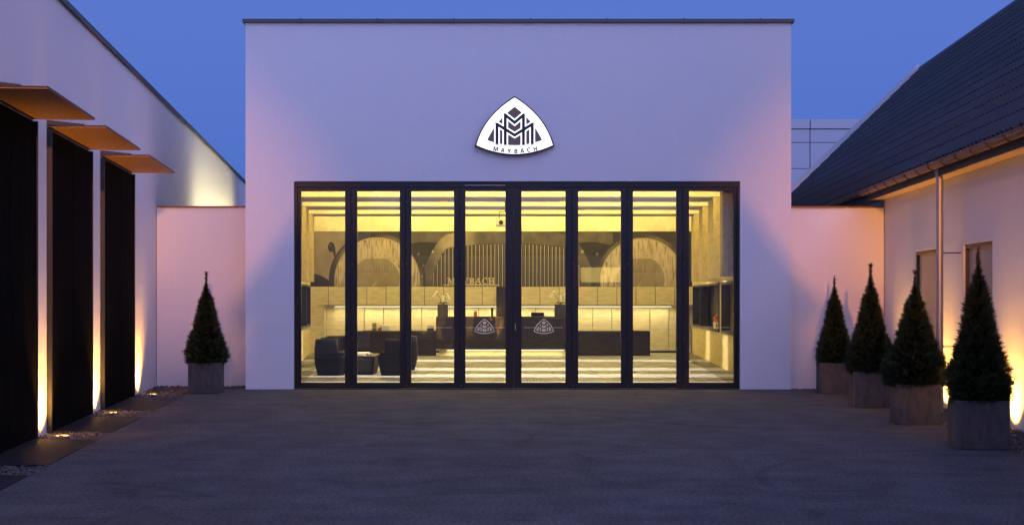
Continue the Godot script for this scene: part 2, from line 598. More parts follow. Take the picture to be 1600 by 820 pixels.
# ---------------------------------------------------------------- left wing: tall wall, black door panels, canopies
func make_left_wing() -> void:
	var t := 0.0850
	var b := thing("side_wing", "tall white wall with dark sloping parapet line and three canopied black panels", "building", Vector3(-6.112, 0, 0), t)
	put("wall", cube(Vector3(-0.4, -0.08, -30), Vector3(0, 5.33, 24)), M.render_white, b)
	put("wall", cube(Vector3(-6.0, -0.08, -30), Vector3(-5.6, 5.33, 24)), M.render_white, b)
	put("wall", cube(Vector3(-5.6, -0.08, 23.6), Vector3(-0.4, 5.33, 23.998)), M.render_white, b)
	put("roof", cube(Vector3(-5.6, 4.9, -30), Vector3(-0.4, 5.1, 23.6)), M.dark_metal, b)
	for k in 9:
		var a := -30.0 + k * 6.0
		put("parapet_cap", cube(Vector3(-0.45, 5.332, a + 0.003), Vector3(0.045, 5.40, a + 5.997)), M.cap_metal, b)
	var spans := [[12.03, 9.35], [8.57, 5.71], [4.77, 1.75]]
	for k in 3:
		var z1: float = spans[k][0]
		var z0: float = spans[k][1]
		var d := Node3D.new()
		d.name = "door_panel"
		b.add_child(d, true)
		# four upright boards and a slim dark frame
		var n := 4
		var w := (z1 - z0 - 0.06) / n
		for i in n:
			block("board", d, Vector3(0.004, -0.01, z0 + 0.03 + i * w + 0.003), Vector3(0.052 + 0.002 * (i % 2), 3.62, z0 + 0.03 + (i + 1) * w - 0.003), M.dark_door, 0.003)
		block("frame", d, Vector3(0.004, -0.01, z1 - 0.03), Vector3(0.065, 3.64, z1), M.dark_metal, 0.003)
		block("frame", d, Vector3(0.004, -0.01, z0), Vector3(0.065, 3.64, z0 + 0.03), M.dark_metal, 0.003)
		var c := Node3D.new()
		c.name = "canopy"
		b.add_child(c, true)
		block("board", c, Vector3(0.003, 3.662, z0 + 0.004), Vector3(0.706, 3.672, z1 - 0.004), M.canopy_board, 0.002)
		block("top_sheet", c, Vector3(0.003, 3.6725, z0), Vector3(0.71, 3.690, z1), M.dark_metal, 0.002)
		var st := new_st()   # sloped flashing against the wall
		extrude(st, PackedVector2Array([Vector2(0.003, 3.692), Vector2(0.44, 3.692), Vector2(0.44, 3.705), Vector2(0.003, 3.75)]), z0, z1 - 0.004)
		put("flashing", st.commit(), M.dark_metal, c)

# ---------------------------------------------------------------- right wing
func make_right_wing() -> void:
	var t := -0.0624
	var b := thing("side_wing", "low white wing with steep dark tiled roof and copper gutter", "building", Vector3(6.987, 0, 0), t)
	var st := new_st()
	var wins := [[2.11, 3.72], [5.36, 6.93]]
	var z := -19.0
	for w in wins + [[24.0, 24.0]]:
		add_box(st, Vector3(0, -0.08, z), Vector3(0.35, 3.36, w[0]))
		z = w[1]
	for w in wins:
		add_box(st, Vector3(0, 2.36, w[0]), Vector3(0.35, 3.36, w[1]))
		add_box(st, Vector3(0, -0.08, w[0]), Vector3(0.35, 0.10, w[1]))
	put("wall", st.commit(), M.render_white, b)
	# gable ends and the far wall
	for g in [[-19.0, -19.3], [24.3, 24.0]]:
		st = new_st()
		extrude(st, PackedVector2Array([Vector2(0, -0.08), Vector2(9.3, -0.08), Vector2(9.3, 3.36), Vector2(4.62, 8.2), Vector2(0, 3.36)]), g[1], g[0] - 0.001)
		put("gable_wall", st.commit(), M.render_white, b)
	put("wall", cube(Vector3(8.95, -0.08, -19.0), Vector3(9.3, 3.36, 24)), M.render_white, b)
	for w in wins:
		var n := Node3D.new()
		n.name = "window"
		b.add_child(n, true)
		block("blind", n, Vector3(0.075, 0.13, w[0] + 0.04), Vector3(0.09, 2.30, w[1] - 0.03), M.blind, 0.002)
		block("frame", n, Vector3(0.03, 2.30, w[0] + 0.001), Vector3(0.16, 2.359, w[1] - 0.001), M.reveal, 0.003)
		block("frame", n, Vector3(0.03, 0.10, w[0] + 0.001), Vector3(0.16, 2.298, w[0] + 0.04), M.window_dark, 0.003)
		block("frame", n, Vector3(0.03, 0.10, w[1] - 0.03), Vector3(0.16, 2.298, w[1] - 0.001), M.reveal, 0.003)
		block("sill", n, Vector3(-0.03, 0.10, w[0] + 0.041), Vector3(0.16, 0.128, w[1] - 0.031), M.zinc, 0.003)
	# eaves
	block("soffit", b, Vector3(-0.30, 3.362, -19.2), Vector3(0.2, 3.385, 24.2), M.soffit_wood, 0.002)
	for k in 9:
		var a := -19.2 + k * 4.82
		block("fascia_board", b, Vector3(-0.33, 3.335, a + 0.004), Vector3(-0.302, 3.53, a + 4.816), M.fascia, 0.003)
	# roof: courses of ribbed tiles
	var roof := Node3D.new()
	roof.name = "roof"
	b.add_child(roof, true)
	var foot := Vector2(-0.40, 3.50)
	var top := Vector2(4.62, 8.40)
	var along := (top - foot).normalized()
	var up := Vector2(-along.y, along.x)
	var full := (top - foot).length()
	var n_course := 17
	var cl := full / n_course
	var sheet := course_mesh(0.0, 4.8, 0.20, cl * 1.12)
	for k in n_course:
		var p := foot + along * (k * cl) + up * 0.03
		for i in 9:
			put("tile_course", sheet, M["roof_tile" + ["", "_worn", "_grey"][rng.randi() % 3]], roof, Vector3(p.x, p.y + rng.randf() * 0.004, -19.04 + i * 4.8), Vector3(0, 0, atan2(along.y, along.x) - 0.045 + rng.randf_range(-0.003, 0.003)))
	st = new_st()
	extrude(st, PackedVector2Array([foot + along * 0.02, foot + along * 0.02 - up * 0.10, top - up * 0.12, Vector2(9.64, 3.40), Vector2(9.64, 3.50), top]), -19.03, 24.19)
	put("roof_deck", st.commit(), M.fascia, roof)
	put("ridge_cap", tube([Vector3(4.64, 8.42, -19.1), Vector3(4.64, 8.42, 24.2)], [0.11, 0.11], 12), M.roof_tile, roof)
	# pale sheet-metal verge at the far gable
	st = new_st()
	extrude(st, PackedVector2Array([foot - along * 0.05 + up * 0.02, foot - along * 0.05 + up * 0.20, top + along * 0.05 + up * 0.20, top + along * 0.05 + up * 0.02]), -19.42, -19.05)
	put("verge_flashing", st.commit(), M.pale_sheet, roof)
	# gutter: half-round trough with brackets
	var g := Node3D.new()
	g.name = "gutter"
	b.add_child(g, true)
	st = new_st()
	var r := 0.075
	for k in 10:
		var a0 := PI + PI * k / 10.0
		var a1 := PI + PI * (k + 1) / 10.0
		var c := Vector2(-0.43, 3.49)
		var p0 := c + Vector2(cos(a0), sin(a0)) * r
		var p1 := c + Vector2(cos(a1), sin(a1)) * r
		var q0 := c + Vector2(cos(a0), sin(a0)) * (r - 0.006)
		var q1 := c + Vector2(cos(a1), sin(a1)) * (r - 0.006)
		quad(st, Vector3(p0.x, p0.y, 24.2), Vector3(p0.x, p0.y, -19.1), Vector3(p1.x, p1.y, -19.1), Vector3(p1.x, p1.y, 24.2))
		quad(st, Vector3(q0.x, q0.y, -19.1), Vector3(q0.x, q0.y, 24.2), Vector3(q1.x, q1.y, 24.2), Vector3(q1.x, q1.y, -19.1))
	put("trough", st.commit(), M.copper, g)
	put("rim_bead", tube([Vector3(-0.505, 3.493, -19.1), Vector3(-0.505, 3.493, 24.2)], [0.010, 0.010], 8), M.copper, g)
	var strap := []
	var rad := []
	for k in 9:
		var a := PI + PI * k / 8.0
		strap.append(Vector3(-0.43 + cos(a) * (r + 0.004), 3.49 + sin(a) * (r + 0.004), 0))
		rad.append(0.011)
	var strap_mesh := tube(strap, rad, 6)
	for k in 54:
		put("bracket", strap_mesh, M.dark_metal, g, Vector3(0, 0, -18.6 + k * 0.8))
	# downpipe
	var d := Node3D.new()
	d.name = "downpipe"
	b.add_child(d, true)
	put("pipe", tube([Vector3(-0.33, 3.44, 5.24), Vector3(-0.30, 3.30, 5.24), Vector3(-0.30, 1.5, 5.24), Vector3(-0.30, -0.07, 5.24)], [0.05, 0.05, 0.05, 0.05], 16), M.zinc, d)
	for y in [2.23, 0.9]:
		put("clamp", tube([Vector3(-0.30, y, 5.24), Vector3(-0.30, y + 0.03, 5.24)], [0.058, 0.058], 16), M.zinc, d)
		put("clamp_arm", tube([Vector3(-0.25, y + 0.015, 5.24), Vector3(0.01, y + 0.015, 5.24)], [0.009, 0.009], 6), M.dark_metal, d)

func course_mesh(z0: float, z1: float, pitch: float, length: float) -> ArrayMesh:
	var st := new_st()
	var n := int((z1 - z0) / pitch)
	var prof := [[0.0, 0.0], [0.30, 0.0], [0.42, 0.042], [0.60, 0.060], [0.78, 0.042], [0.90, 0.0], [1.0, 0.0]]
	for i in n:
		for k in prof.size() - 1:
			var za: float = z0 + (i + prof[k][0]) * pitch
			var zb: float = z0 + (i + prof[k + 1][0]) * pitch
			var ya: float = prof[k][1]
			var yb: float = prof[k + 1][1]
			quad(st, Vector3(0, ya, za), Vector3(0, yb, zb) if false else Vector3(length, ya, za), Vector3(length, yb, zb), Vector3(0, yb, zb))
			quad(st, Vector3(0, -0.022, za), Vector3(0, ya, za), Vector3(0, yb, zb), Vector3(0, -0.022, zb))
	return st.commit()

# ---------------------------------------------------------------- things round about
func make_surroundings() -> void:
	# pale metal-clad hall behind the right wing
	var h := thing("factory_hall", "pale metal clad hall with panel joints behind the dark roof", "building", Vector3(16, 0, -60))
	var top := 11.75 * 87.04 / 86.4
	block("core", h, Vector3(-2, -0.08, -20), Vector3(30, 11.6, -0.08), M.panel_joint, 0.01)
	var ys := [0.0, 2.0, 4.0, 6.0, 7.45, 8.93, 10.41, 11.18, 11.75]
	for i in ys.size() - 1:
		for k in 8:
			var m: Material = M.metal_panel
			block("panel" if i < 7 else "roof_edge_panel", h, Vector3(-2 + k * 4.0 + 0.02, ys[i] + 0.03, -0.08), Vector3(2 + k * 4.0 - 0.02, ys[i + 1], 0.0 if i < 7 else 0.06), m if i < 7 else M.zinc, 0.01)
	# street wall with an unseen gabled tower behind the camera, shaped for its shadow: it keeps the floodlights off the middle of the facade
	var g := thing("shadow_tower", "unseen narrow gabled tower shaped to shade the middle of the facade", "tower", Vector3(0.6, 0, 30.4))
	var st := new_st()
	extrude(st, PackedVector2Array([Vector2(-0.52, -0.08), Vector2(0.52, -0.08), Vector2(0.52, 4.45), Vector2(0, 5.05), Vector2(-0.52, 4.45)]), -1.2, 0.0)
	put("wall", st.commit(), M.render_white, g, Vector3(0, 0, 1.2))
	for s in [-1.0, 1.0]:
		st = new_st()
		extrude(st, PackedVector2Array([Vector2(s * 0.68, 4.42), Vector2(0, 5.28), Vector2(0, 5.10), Vector2(s * 0.66, 4.27)]), -0.1, 1.3)
		put("roof_slope", st.commit(), M.roof_tile, g)
	var w := thing("street_wall", "white wall closing the courtyard toward the road", "wall", Vector3(0, 0, 30.6))
	block("wall_section", w, Vector3(-3.45, -0.08, 0), Vector3(0.078, 3.2, 0.3), M.render_white)
	block("wall_section", w, Vector3(1.122, -0.08, 0), Vector3(3.04, 3.2, 0.3), M.render_white)
	var a := thing("gate_annex", "flat annex with a lit strip window beside the street wall", "building", Vector3(3.0, 0, 30))
	block("wall", a, Vector3(0.05, -0.08, 0.4), Vector3(2.0, 3.2, 4.0), M.render_white)
	block("lit_window", a, Vector3(0.30, 2.2, 0.36), Vector3(1.95, 2.76, 0.398), M.window_glow)
	var al := AreaLight3D.new()
	al.name = "window_light"
	al.area_size = Vector2(1.6, 0.5)
	al.light_energy = 0.3
	al.light_color = Color(1, 0.86, 0.45)
	al.shadow_enabled = true
	a.add_child(al)
	al.position = Vector3(1.1, 2.48, 0.33)
	# floodlight masts along the road, one sodium head for each corner of the court
	for k in 2:
		var p := thing("floodlight_mast", ["tall mast whose sodium floodlight faces the pink wall", "tall mast whose sodium floodlight faces the orange wall"][k], "floodlight", Vector3([4.0, -2.8][k], 0, 60), 0.0, "floodlight masts along the road")
		put("pole", tube([Vector3(0, -0.08, 0.3), Vector3(0, 7.2, 0.3)], [0.10, 0.07], 12), M.zinc, p)
		var head := Node3D.new()
		head.name = "lamp_head"
		p.add_child(head, true)
		head.position = Vector3(0, 7.05, 0)
		block("housing", head, Vector3(-0.24, -0.14, 0.06), Vector3(0.24, 0.14, 0.22), M.dark_metal, 0.02)
		put("lamp_glass", rbox(Vector3(0.42, 0.24, 0.03), 0.008), M.sodium_glow, head, Vector3(0, 0, 0.04))
		var aim: Vector3 = [Vector3(-6.3, 2.3, -1.3), Vector3(7.2, 2.4, -0.4)][k]
		var sp := SpotLight3D.new()
		sp.name = "flood_beam"
		sp.light_energy = [1850.0, 2150.0][k]
		sp.light_color = [Color(1.0, 0.62, 0.40), Color(1.0, 0.58, 0.14)][k]
		sp.light_size = 0.24
		sp.spot_range = 120.0
		sp.spot_attenuation = 2.0
		sp.spot_angle = 3.8
		sp.spot_angle_attenuation = 1.0
		sp.shadow_enabled = true
		head.add_child(sp)
		sp.look_at_from_position(p.position + head.position, aim)
	# unseen hedge added as a light blocker; its top edge keeps the flood light off the foot of the walls
	var hd := thing("added_hedge", "added hedge block beyond the street wall that cuts off the low flood light", "hedge", Vector3(1.0, 0, 52))
	var line := PackedVector2Array([Vector2(-11, -0.08)])
	var hn := FastNoiseLite.new()
	hn.frequency = 0.35
	for k in 89:
		var hx2 := -11.0 + k * 0.25
		line.append(Vector2(hx2, (6.15 if hx2 > 0.0 else 6.09) + 0.10 * hn.get_noise_1d(hx2 * 4.0) + 0.05 * hn.get_noise_1d(hx2 * 17.0)))
	line.append(Vector2(11, -0.08))
	var hst := new_st()
	extrude(hst, line, -0.7, 0.7)
	put("foliage", hst.commit(), M.added_hedge_leaf, hd)
	# unseen lit windows put in the showroom's hidden flank, stretched long so their light evenly washes the wing wall behind the low garden wall
	var y := thing("unseen_flank_window", "unseen lit window ribbon put in the showroom flank to wash the wing wall", "window", Vector3(lx(-13.0), 0, -13.0), 0.1381)
	for k in 5:
		block("lit_pane", y, Vector3(-0.03, 2.9, -5.5 + k * 2.2 + 0.05), Vector3(-0.004, 3.8, -3.3 + k * 2.2 - 0.05), M.strip_glow, 0.004)
		block("mullion", y, Vector3(-0.05, 2.85, -5.5 + k * 2.2 - 0.04), Vector3(-0.004, 3.85, -5.5 + k * 2.2 + 0.04), M.door_frame, 0.004)
	var yl := AreaLight3D.new()
	yl.name = "flank_light"
	yl.area_size = Vector2(11.0, 0.9)
	yl.light_energy = 10.0
	yl.light_color = Color(1.0, 0.94, 0.74)
	yl.area_range = 30.0
	yl.shadow_enabled = true
	y.add_child(yl)
	yl.position = Vector3(-0.06, 3.35, 0)
	yl.rotation = Vector3(0, PI / 2, 0)

# ---------------------------------------------------------------- folding glass doors
func make_doors() -> void:
	var d := thing("folding_door", "black framed folding glass door of eight leaves across the showroom front", "door", Vector3(0, 0, -0.06))
	var x0 := -3.508
	var x1 := 4.358
	block("head_rail", d, Vector3(x0, 3.56, -0.10), Vector3(x1, 3.658, 0.0), M.door_frame, 0.004)
	block("threshold", d, Vector3(x0, -0.01, -0.10), Vector3(x1, 0.012, 0.02), M.door_frame, 0.004)
	block("jamb", d, Vector3(x0, 0.013, -0.10), Vector3(x0 + 0.06, 3.559, 0.0), M.door_frame, 0.004)
	block("jamb", d, Vector3(x1 - 0.05, 0.013, -0.10), Vector3(x1, 3.559, 0.0), M.door_frame, 0.004)
	block("closer_track", d, Vector3(-0.50, 3.585, 0.001), Vector3(0.22, 3.60, 0.02), M.steel, 0.003)
	var gl := [[-3.39, -2.614], [-2.40, -1.645], [-1.442, -0.687], [-0.484, 0.225], [0.507, 1.285], [1.51, 2.265], [2.479, 3.245], [3.47, 4.259]]
	var words := "MUSEUM F\u00dcR HISTORISCHE MAYBACH FAHRZEUGE"
	for k in 8:
		var a: float = gl[k][0]
		var b: float = gl[k][1]
		var el: float = x0 + 0.062 if k == 0 else (gl[k - 1][1] + a) / 2.0 + 0.0006
		var er: float = x1 - 0.052 if k == 7 else (gl[k + 1][0] + b) / 2.0 - 0.0006
		var leaf := Node3D.new()
		leaf.name = "door_leaf"
		d.add_child(leaf, true)
		block("stile", leaf, Vector3(el, 0.016, -0.085), Vector3(a, 3.556, -0.012), M.door_frame, 0.005)
		block("stile", leaf, Vector3(b, 0.016, -0.085), Vector3(er, 3.556, -0.012), M.door_frame, 0.005)
		block("rail", leaf, Vector3(a, 3.502, -0.083), Vector3(b, 3.556, -0.014), M.door_frame, 0.004)
		block("rail", leaf, Vector3(a, 0.016, -0.083), Vector3(b, 0.112, -0.014), M.door_frame, 0.004)
		if k == 3:
			block("inner_stile", leaf, Vector3(0.225 + 0.002, 0.016, -0.075), Vector3(0.275, 3.556, -0.02), M.door_frame, 0.004)
		for zz in [-0.038]:
			var st := new_st()
			quad(st, Vector3(a, 0.112, zz), Vector3(a, 3.502, zz), Vector3(b, 3.502, zz), Vector3(b, 0.112, zz))
			put("pane", st.commit(), M.glass, leaf)
		text("lettering", words, 0.021, 0.001, M.frost_film, leaf, Vector3((a + b) / 2.0, 1.083, -0.0355), Vector3.ZERO, false)
		for y in [0.06, 0.9, 2.2, 3.3]:
			if k > 0 and k != 4:
				put("hinge_screw", rbox(Vector3(0.012, 0.012, 0.006), 0.002), M.steel, leaf, Vector3(el + 0.02, y, -0.010))
		if k == 4:
			block("handle", leaf, Vector3(el + 0.025, 1.04, -0.012), Vector3(el + 0.04, 1.16, 0.02), M.steel, 0.004)
		if k == 3 or k == 4:
			var e := Node3D.new()
			e.name = "emblem_film"
			leaf.add_child(e, true)
			e.position = Vector3(-0.146 if k == 3 else 0.902, 1.012, -0.0355)
			film_emblem(e, 0.267)
		if k == 4:
			for i in 3:   # small etched safety marks at the foot of the pane
				for s in [[-0.045, 0.0, 0.045, 0.0, 0.005], [-0.045, 0.0, -0.045, 0.05, 0.004], [0.0, 0.055, 0.045, 0.0, 0.007]]:
					var p := Vector2(s[0], s[1])
					var q := Vector2(s[2], s[3])
					put("etched_mark", rbox(Vector3((q - p).length(), s[4], 0.001), 0.0003), M.reveal, leaf, Vector3(a + 0.075 + i * 0.115 + (p.x + q.x) / 2, 0.135 + (p.y + q.y) / 2, -0.0355), Vector3(0, 0, (q - p).angle()))

# emblem outlines in its own units (1/606.6 m at sign size), origin at the middle of its base line
func bez(a: Vector2, c: Vector2, b: Vector2, n := 14) -> PackedVector2Array:
	var out := PackedVector2Array()
	for k in n:
		var t := float(k) / n
		out.append(a.lerp(c, t).lerp(c.lerp(b, t), t))
	return out

func shield(t: Vector2, l: Vector2, cl: Vector2, cb: Vector2, s: float) -> PackedVector2Array:
	var r := Vector2(1156 - l.x, l.y)
	var cr := Vector2(1156 - cl.x, cl.y)
	var raw := PackedVector2Array()
	raw.append_array(bez(t, cr, r))
	raw.append_array(bez(r, cb, l))
	raw.append_array(bez(l, cl, t))
	var out := PackedVector2Array()
	for p in raw:
		out.append(Vector2(p.x - 578, 605 - p.y) * s)
	return out

func strokes(pts: Array, width: float, s: float) -> Array:
	var line := PackedVector2Array()
	for p in pts:
		line.append(Vector2(p[0] - 578, 605 - p[1]) * s)
	return Geometry2D.offset_polyline(line, width * s / 2.0, Geometry2D.JOIN_MITER, Geometry2D.END_BUTT)

const TALL := [[478, 640], [478, 278], [578, 358], [672, 278], [672, 640]]
const WIDE := [[390, 640], [390, 375], [578, 492], [766, 375], [766, 640]]

func cut(polys: Array, by: Array) -> Array:
	var now := polys
	for c in by:
		var next := []
		for p in now:
			next.append_array(Geometry2D.clip_polygons(p, c))
		now = next
	return now

func field_pieces(s: float, gap: float, field: PackedVector2Array) -> Array:
	return cut([field], strokes(TALL, gap, s) + strokes(WIDE, gap, s))

func film_emblem(e: Node3D, f: float) -> void:
	var s := f / 606.6
	var ring_o := shield(Vector2(578, 85), Vector2(165, 600), Vector2(250, 285), Vector2(578, 795), s)
	var ring_i := shield(Vector2(578, 125), Vector2(208, 580), Vector2(292, 318), Vector2(578, 745), s)
	var st := new_st()
	for k in ring_o.size():
		var j := (k + 1) % ring_o.size()
		extrude(st, PackedVector2Array([ring_o[k], ring_o[j], ring_i[j], ring_i[k]]), 0, 0.001)
	put("film_ring", st.commit(), M.frost_film, e)
	var field := shield(Vector2(578, 180), Vector2(268, 555), Vector2(368, 326), Vector2(578, 668), s)
	put("film_field", extruded(field_pieces(s, 42, field), 0, 0.001), M.frost_film, e)

func make_sign() -> void:
	var e := thing("emblem_sign", "illuminated triangular emblem sign with interlocked black letters on the white facade", "sign", Vector3(0.383, 4.276, 0.001))
	var s := 1.0 / 606.6
	var outer := shield(Vector2(578, 75), Vector2(153, 605), Vector2(245, 280), Vector2(578, 805), s)
	var face := shield(Vector2(578, 92), Vector2(172, 598), Vector2(256, 288), Vector2(578, 785), s)
	put("rim", extruded([outer], 0.0, 0.085), M.sign_rim, e)
	put("lit_face", extruded([face], 0.0855, 0.089), M.sign_face, e)
	var lo := shield(Vector2(578, 170), Vector2(252, 557), Vector2(362, 316), Vector2(578, 678), s)
	var li := shield(Vector2(578, 176), Vector2(259, 554), Vector2(366, 320), Vector2(578, 672), s)
	var st := new_st()
	for k in lo.size():
		var j := (k + 1) % lo.size()
		extrude(st, PackedVector2Array([lo[k], lo[j], li[j], li[k]]), 0.0892, 0.091)
	put("inner_line", st.commit(), M.sign_black, e)
	var field := shield(Vector2(578, 190), Vector2(285, 545), Vector2(385, 330), Vector2(578, 655), s)
	for p in field_pieces(s, 60, field):
		put("brown_field", extruded([p], 0.0892, 0.092), M.sign_brown, e)
	var clip := shield(Vector2(578, 150), Vector2(230, 560), Vector2(345, 300), Vector2(578, 642), s)
	for w in [[TALL, 0.094], [WIDE, 0.0925]]:
		var polys := []
		for p in strokes(w[0], 31, s):
			polys.append_array(Geometry2D.intersect_polygons(p, clip))
		put("monogram", extruded(polys, 0.0892, w[1]), M.sign_black, e)
	var at := [[375, 640, -10.0], [450, 655, -6.5], [519, 662, -3.0], [590, 664, 0.0], [659, 660, 3.0], [727, 650, 7.0], [797, 640, 10.0]]
	for k in 7:
		text("letter", "MAYBACH"[k], 0.076, 0.004, M.sign_black, e, Vector3((at[k][0] - 578) * s, (605 - at[k][1]) * s, 0.0912), Vector3(0, 0, deg_to_rad(at[k][2])))

# ---------------------------------------------------------------- showroom interior
func leg_l(z: float) -> float: return -3.98 - 0.073 * (-5.66 - z)
func leg_r(z: float) -> float: return 4.27 + 0.0683 * (-2.66 - z)

func strip(called: String, label: String, at: Vector3, size: Vector3, energy: float, parent_turn := Vector3(-PI / 2, 0, 0), col := Color(1.0, 0.93, 0.70)) -> void:
	var s := thing(called, label, "light", at)
	block("housing", s, Vector3(-size.x / 2, 0.0, -size.z / 2), Vector3(size.x / 2, 0.03, size.z / 2), M.steel, 0.004)
	block("diffuser", s, Vector3(-size.x / 2 + 0.02, -0.02, -size.z / 2 + 0.02), Vector3(size.x / 2 - 0.02, -0.001, size.z / 2 - 0.02), M.strip_glow, 0.004)
	var l := AreaLight3D.new()
	l.name = "strip_light"
	l.area_size = Vector2(size.x - 0.04, size.z - 0.04)
	l.light_energy = energy
	l.light_color = col
	l.area_range = 30.0
	l.shadow_enabled = true
	s.add_child(l)
	l.position = Vector3(0, -0.03, 0)
	l.rotation = parent_turn

func make_interior() -> void:
	# floor: tiles set one by one, dark bands along both flanks
	var f := setting("showroom_floor")
	var tile := rbox(Vector3(0.894, 0.02, 1.194), 0.002)
	for i in 15:
		var zc := -0.75 - i * 1.2
		for k in 12:
			var xc := -4.55 + k * 0.9
			if xc - 0.45 < inner_l(zc) - 0.2 or xc + 0.45 > inner_r(zc) + 0.2:
				continue
			put("floor_tile", tile, M["floor_tile_" + "abc"[rng.randi() % 3]], f, Vector3(xc, -0.010 + rng.randf() * 0.0008, zc))
	put("floor_border", raised([Vector2(-3.95, -0.36), Vector2(-3.45, -0.36), Vector2(-4.86, -18.29), Vector2(inner_l(-18.3) + 0.01, -18.29)], -0.011, 0.004), M.dark_tile, f)
	put("floor_border", raised([Vector2(4.36, -0.36), Vector2(4.82, -0.36), Vector2(inner_r(-18.3) - 0.01, -18.29), Vector2(5.47, -18.29)], -0.011, 0.004), M.dark_tile, f)
	# portal frames across the ceiling
	var zs := [[-0.45, -1.06], [-2.66, -4.06], [-5.66, -6.86], [-8.66, -9.56]]
	for k in 4:
		var za: float = zs[k][0]
		var zb: float = zs[k][1]
		var lab: String = ["cream ceiling frame just inside the glass doors", "second cream ceiling frame from the glass doors", "third cream ceiling frame from the glass doors", "last cream ceiling frame before the bright cove"][k]
		var p := thing("ceiling_frame", lab, "beam", Vector3.ZERO, 0.0, "ceiling frames across the showroom")
		put("beam", raised([Vector2(inner_l(za) + 0.02, za), Vector2(inner_r(za) - 0.02, za), Vector2(inner_r(zb) - 0.02, zb), Vector2(inner_l(zb) + 0.02, zb)], 3.57, 5.798), M.cove_paint, p)
		put("shaded_underside", raised([Vector2(inner_l(za) + 0.02, za), Vector2(inner_r(za) - 0.02, za), Vector2(inner_r(zb) - 0.02, zb), Vector2(inner_l(zb) + 0.02, zb)], 3.55, 3.568), M.shaded_soffit, p)  # thin grey sheet under the cream beam, coloured as its shade
		put("leg", raised([Vector2(inner_l(za) + 0.021, za), Vector2(leg_l(za), za), Vector2(leg_l(zb), zb), Vector2(inner_l(zb) + 0.021, zb)], 1.99, 3.548), M.travertine, p)
		put("leg", raised([Vector2(inner_r(za) - 0.021, za), Vector2(leg_r(za), za), Vector2(leg_r(zb), zb), Vector2(inner_r(zb) - 0.021, zb)], 1.99, 3.548), M.travertine, p)
	# side walls with a ribbon of dark framed windows
	for s in 2:
		var w := thing("showroom_flank", ["inner travertine wall with ribbon window beside the lounge chairs", "inner travertine wall with ribbon window beside the display niche"][s], "wall")
		var fx := func(z): return inner_l(z) if s == 0 else inner_r(z)
		var o := -0.3 if s == 0 else 0.3
		var low := func(z0: float, z1: float, y0: float, y1: float, called: String, m: Material, d0: float, d1: float):
			put(called, raised([Vector2(fx.call(z0) + d0, z0), Vector2(fx.call(z0) + d1, z0), Vector2(fx.call(z1) + d1, z1), Vector2(fx.call(z1) + d0, z1)], y0, y1), m, w)
		low.call(-0.36, -18.29, -0.008, 0.80, "lower_panel", M.travertine, 0.0, o)
		low.call(-0.36, -18.29, 1.97, 5.798, "upper_panel", M.travertine, 0.0, o)
		low.call(-0.36, -3.0, 0.802, 1.968, "pier", M.travertine, 0.0, o)
		low.call(-8.3, -9.0, 0.802, 1.968, "pier", M.travertine, 0.0, o)
		low.call(-17.4, -18.29, 0.802, 1.968, "pier", M.travertine, 0.0, o)
		low.call(-3.01, -17.39, 0.802, 1.968, "window_back", M.window_dark, o * 1.6, o * 1.8)
		for e in [[-3.0, -8.3], [-9.0, -14.6], [-14.7, -17.4]]:
			low.call(e[0] - 0.005, e[1] + 0.005, 0.802, 0.86, "window_frame", M.window_dark, -o * 0.1, o * 0.6)
			low.call(e[0] - 0.005, e[1] + 0.005, 1.91, 1.966, "window_frame", M.window_dark, -o * 0.1, o * 0.6)
			low.call(e[0] - 0.005, e[0] - 0.065, 0.862, 1.908, "window_frame", M.window_dark, -o * 0.1, o * 0.6)
			low.call(e[1] + 0.065, e[1] + 0.005, 0.862, 1.908, "window_frame", M.window_dark, -o * 0.1, o * 0.6)
	# lights in the ceiling slots
	var slots := [[-1.13, 7.6, 26.0], [-4.13, 8.0, 26.0], [-6.93, 8.4, 26.0], [-9.63, 8.8, 30.0], [-17.3, 9.6, 50.0]]
	for k in 5:
		var lab: String = ["first cove light strip inside the glass doors", "second cove light strip from the glass doors", "third cove light strip from the glass doors", "cove light strip behind the last ceiling frame", "cove light strip above the car picture"][k]
		strip("cove_light", lab, Vector3(0.25, 5.76 if k == 4 else 4.3, slots[k][0]), Vector3(slots[k][1], 0.05, 0.30 if k == 4 else 0.14), slots[k][2], Vector3(-PI / 2, 0, 0), Color(1.0, 0.88, 0.42) if k != 3 else Color(1.0, 0.92, 0.66))
		if k < 4:
			get_child(get_child_count() - 1).rotation.x = deg_to_rad(102 if k < 3 else 95)
	# unseen downlight channels added with deep dark sides to lay bands of light on the floor
	for k in 4:
		var zc: float = [-1.75, -4.75, -7.6, -12.4][k]
		var lab: String = ["first added downlight channel inside the glass doors", "second added downlight channel from the glass doors", "third added downlight channel from the glass doors", "added downlight channel above the walkway to the desk"][k]
		strip("added_downlight", lab, Vector3(0.25, 5.76, zc), Vector3(7.4, 0.05, 0.12), [150.0, 150.0, 150.0, 130.0][k], Vector3(-PI / 2, 0, 0), Color(1.0, 0.94, 0.80))
		var ch: Node3D = get_child(get_child_count() - 1)
		block("baffle", ch, Vector3(-3.8, -1.15, -0.17), Vector3(3.8, 0.03, -0.13), M.window_dark, 0.004)
		block("baffle", ch, Vector3(-3.8, -1.15, 0.13), Vector3(3.8, 0.03, 0.17), M.window_dark, 0.004)
	# back of the room: picture above cabinets
	make_mural()
	var c := thing("wall_cabinet", "cream panelled cabinet wall with a lit recess under its upper doors", "cabinet")
	for k in 20:
		var x := -5.35 + k * 0.56
		if x > 5.5:
			break
		block("upper_door", c, Vector3(x + 0.008, 1.40, -17.638), Vector3(x + 0.552, 1.935, -17.60), M.cream_panel, 0.003)
	block("dark_door", c, Vector3(0.10, 0.0, -17.598), Vector3(0.66, 1.935, -17.57), M.desk_wood, 0.003)
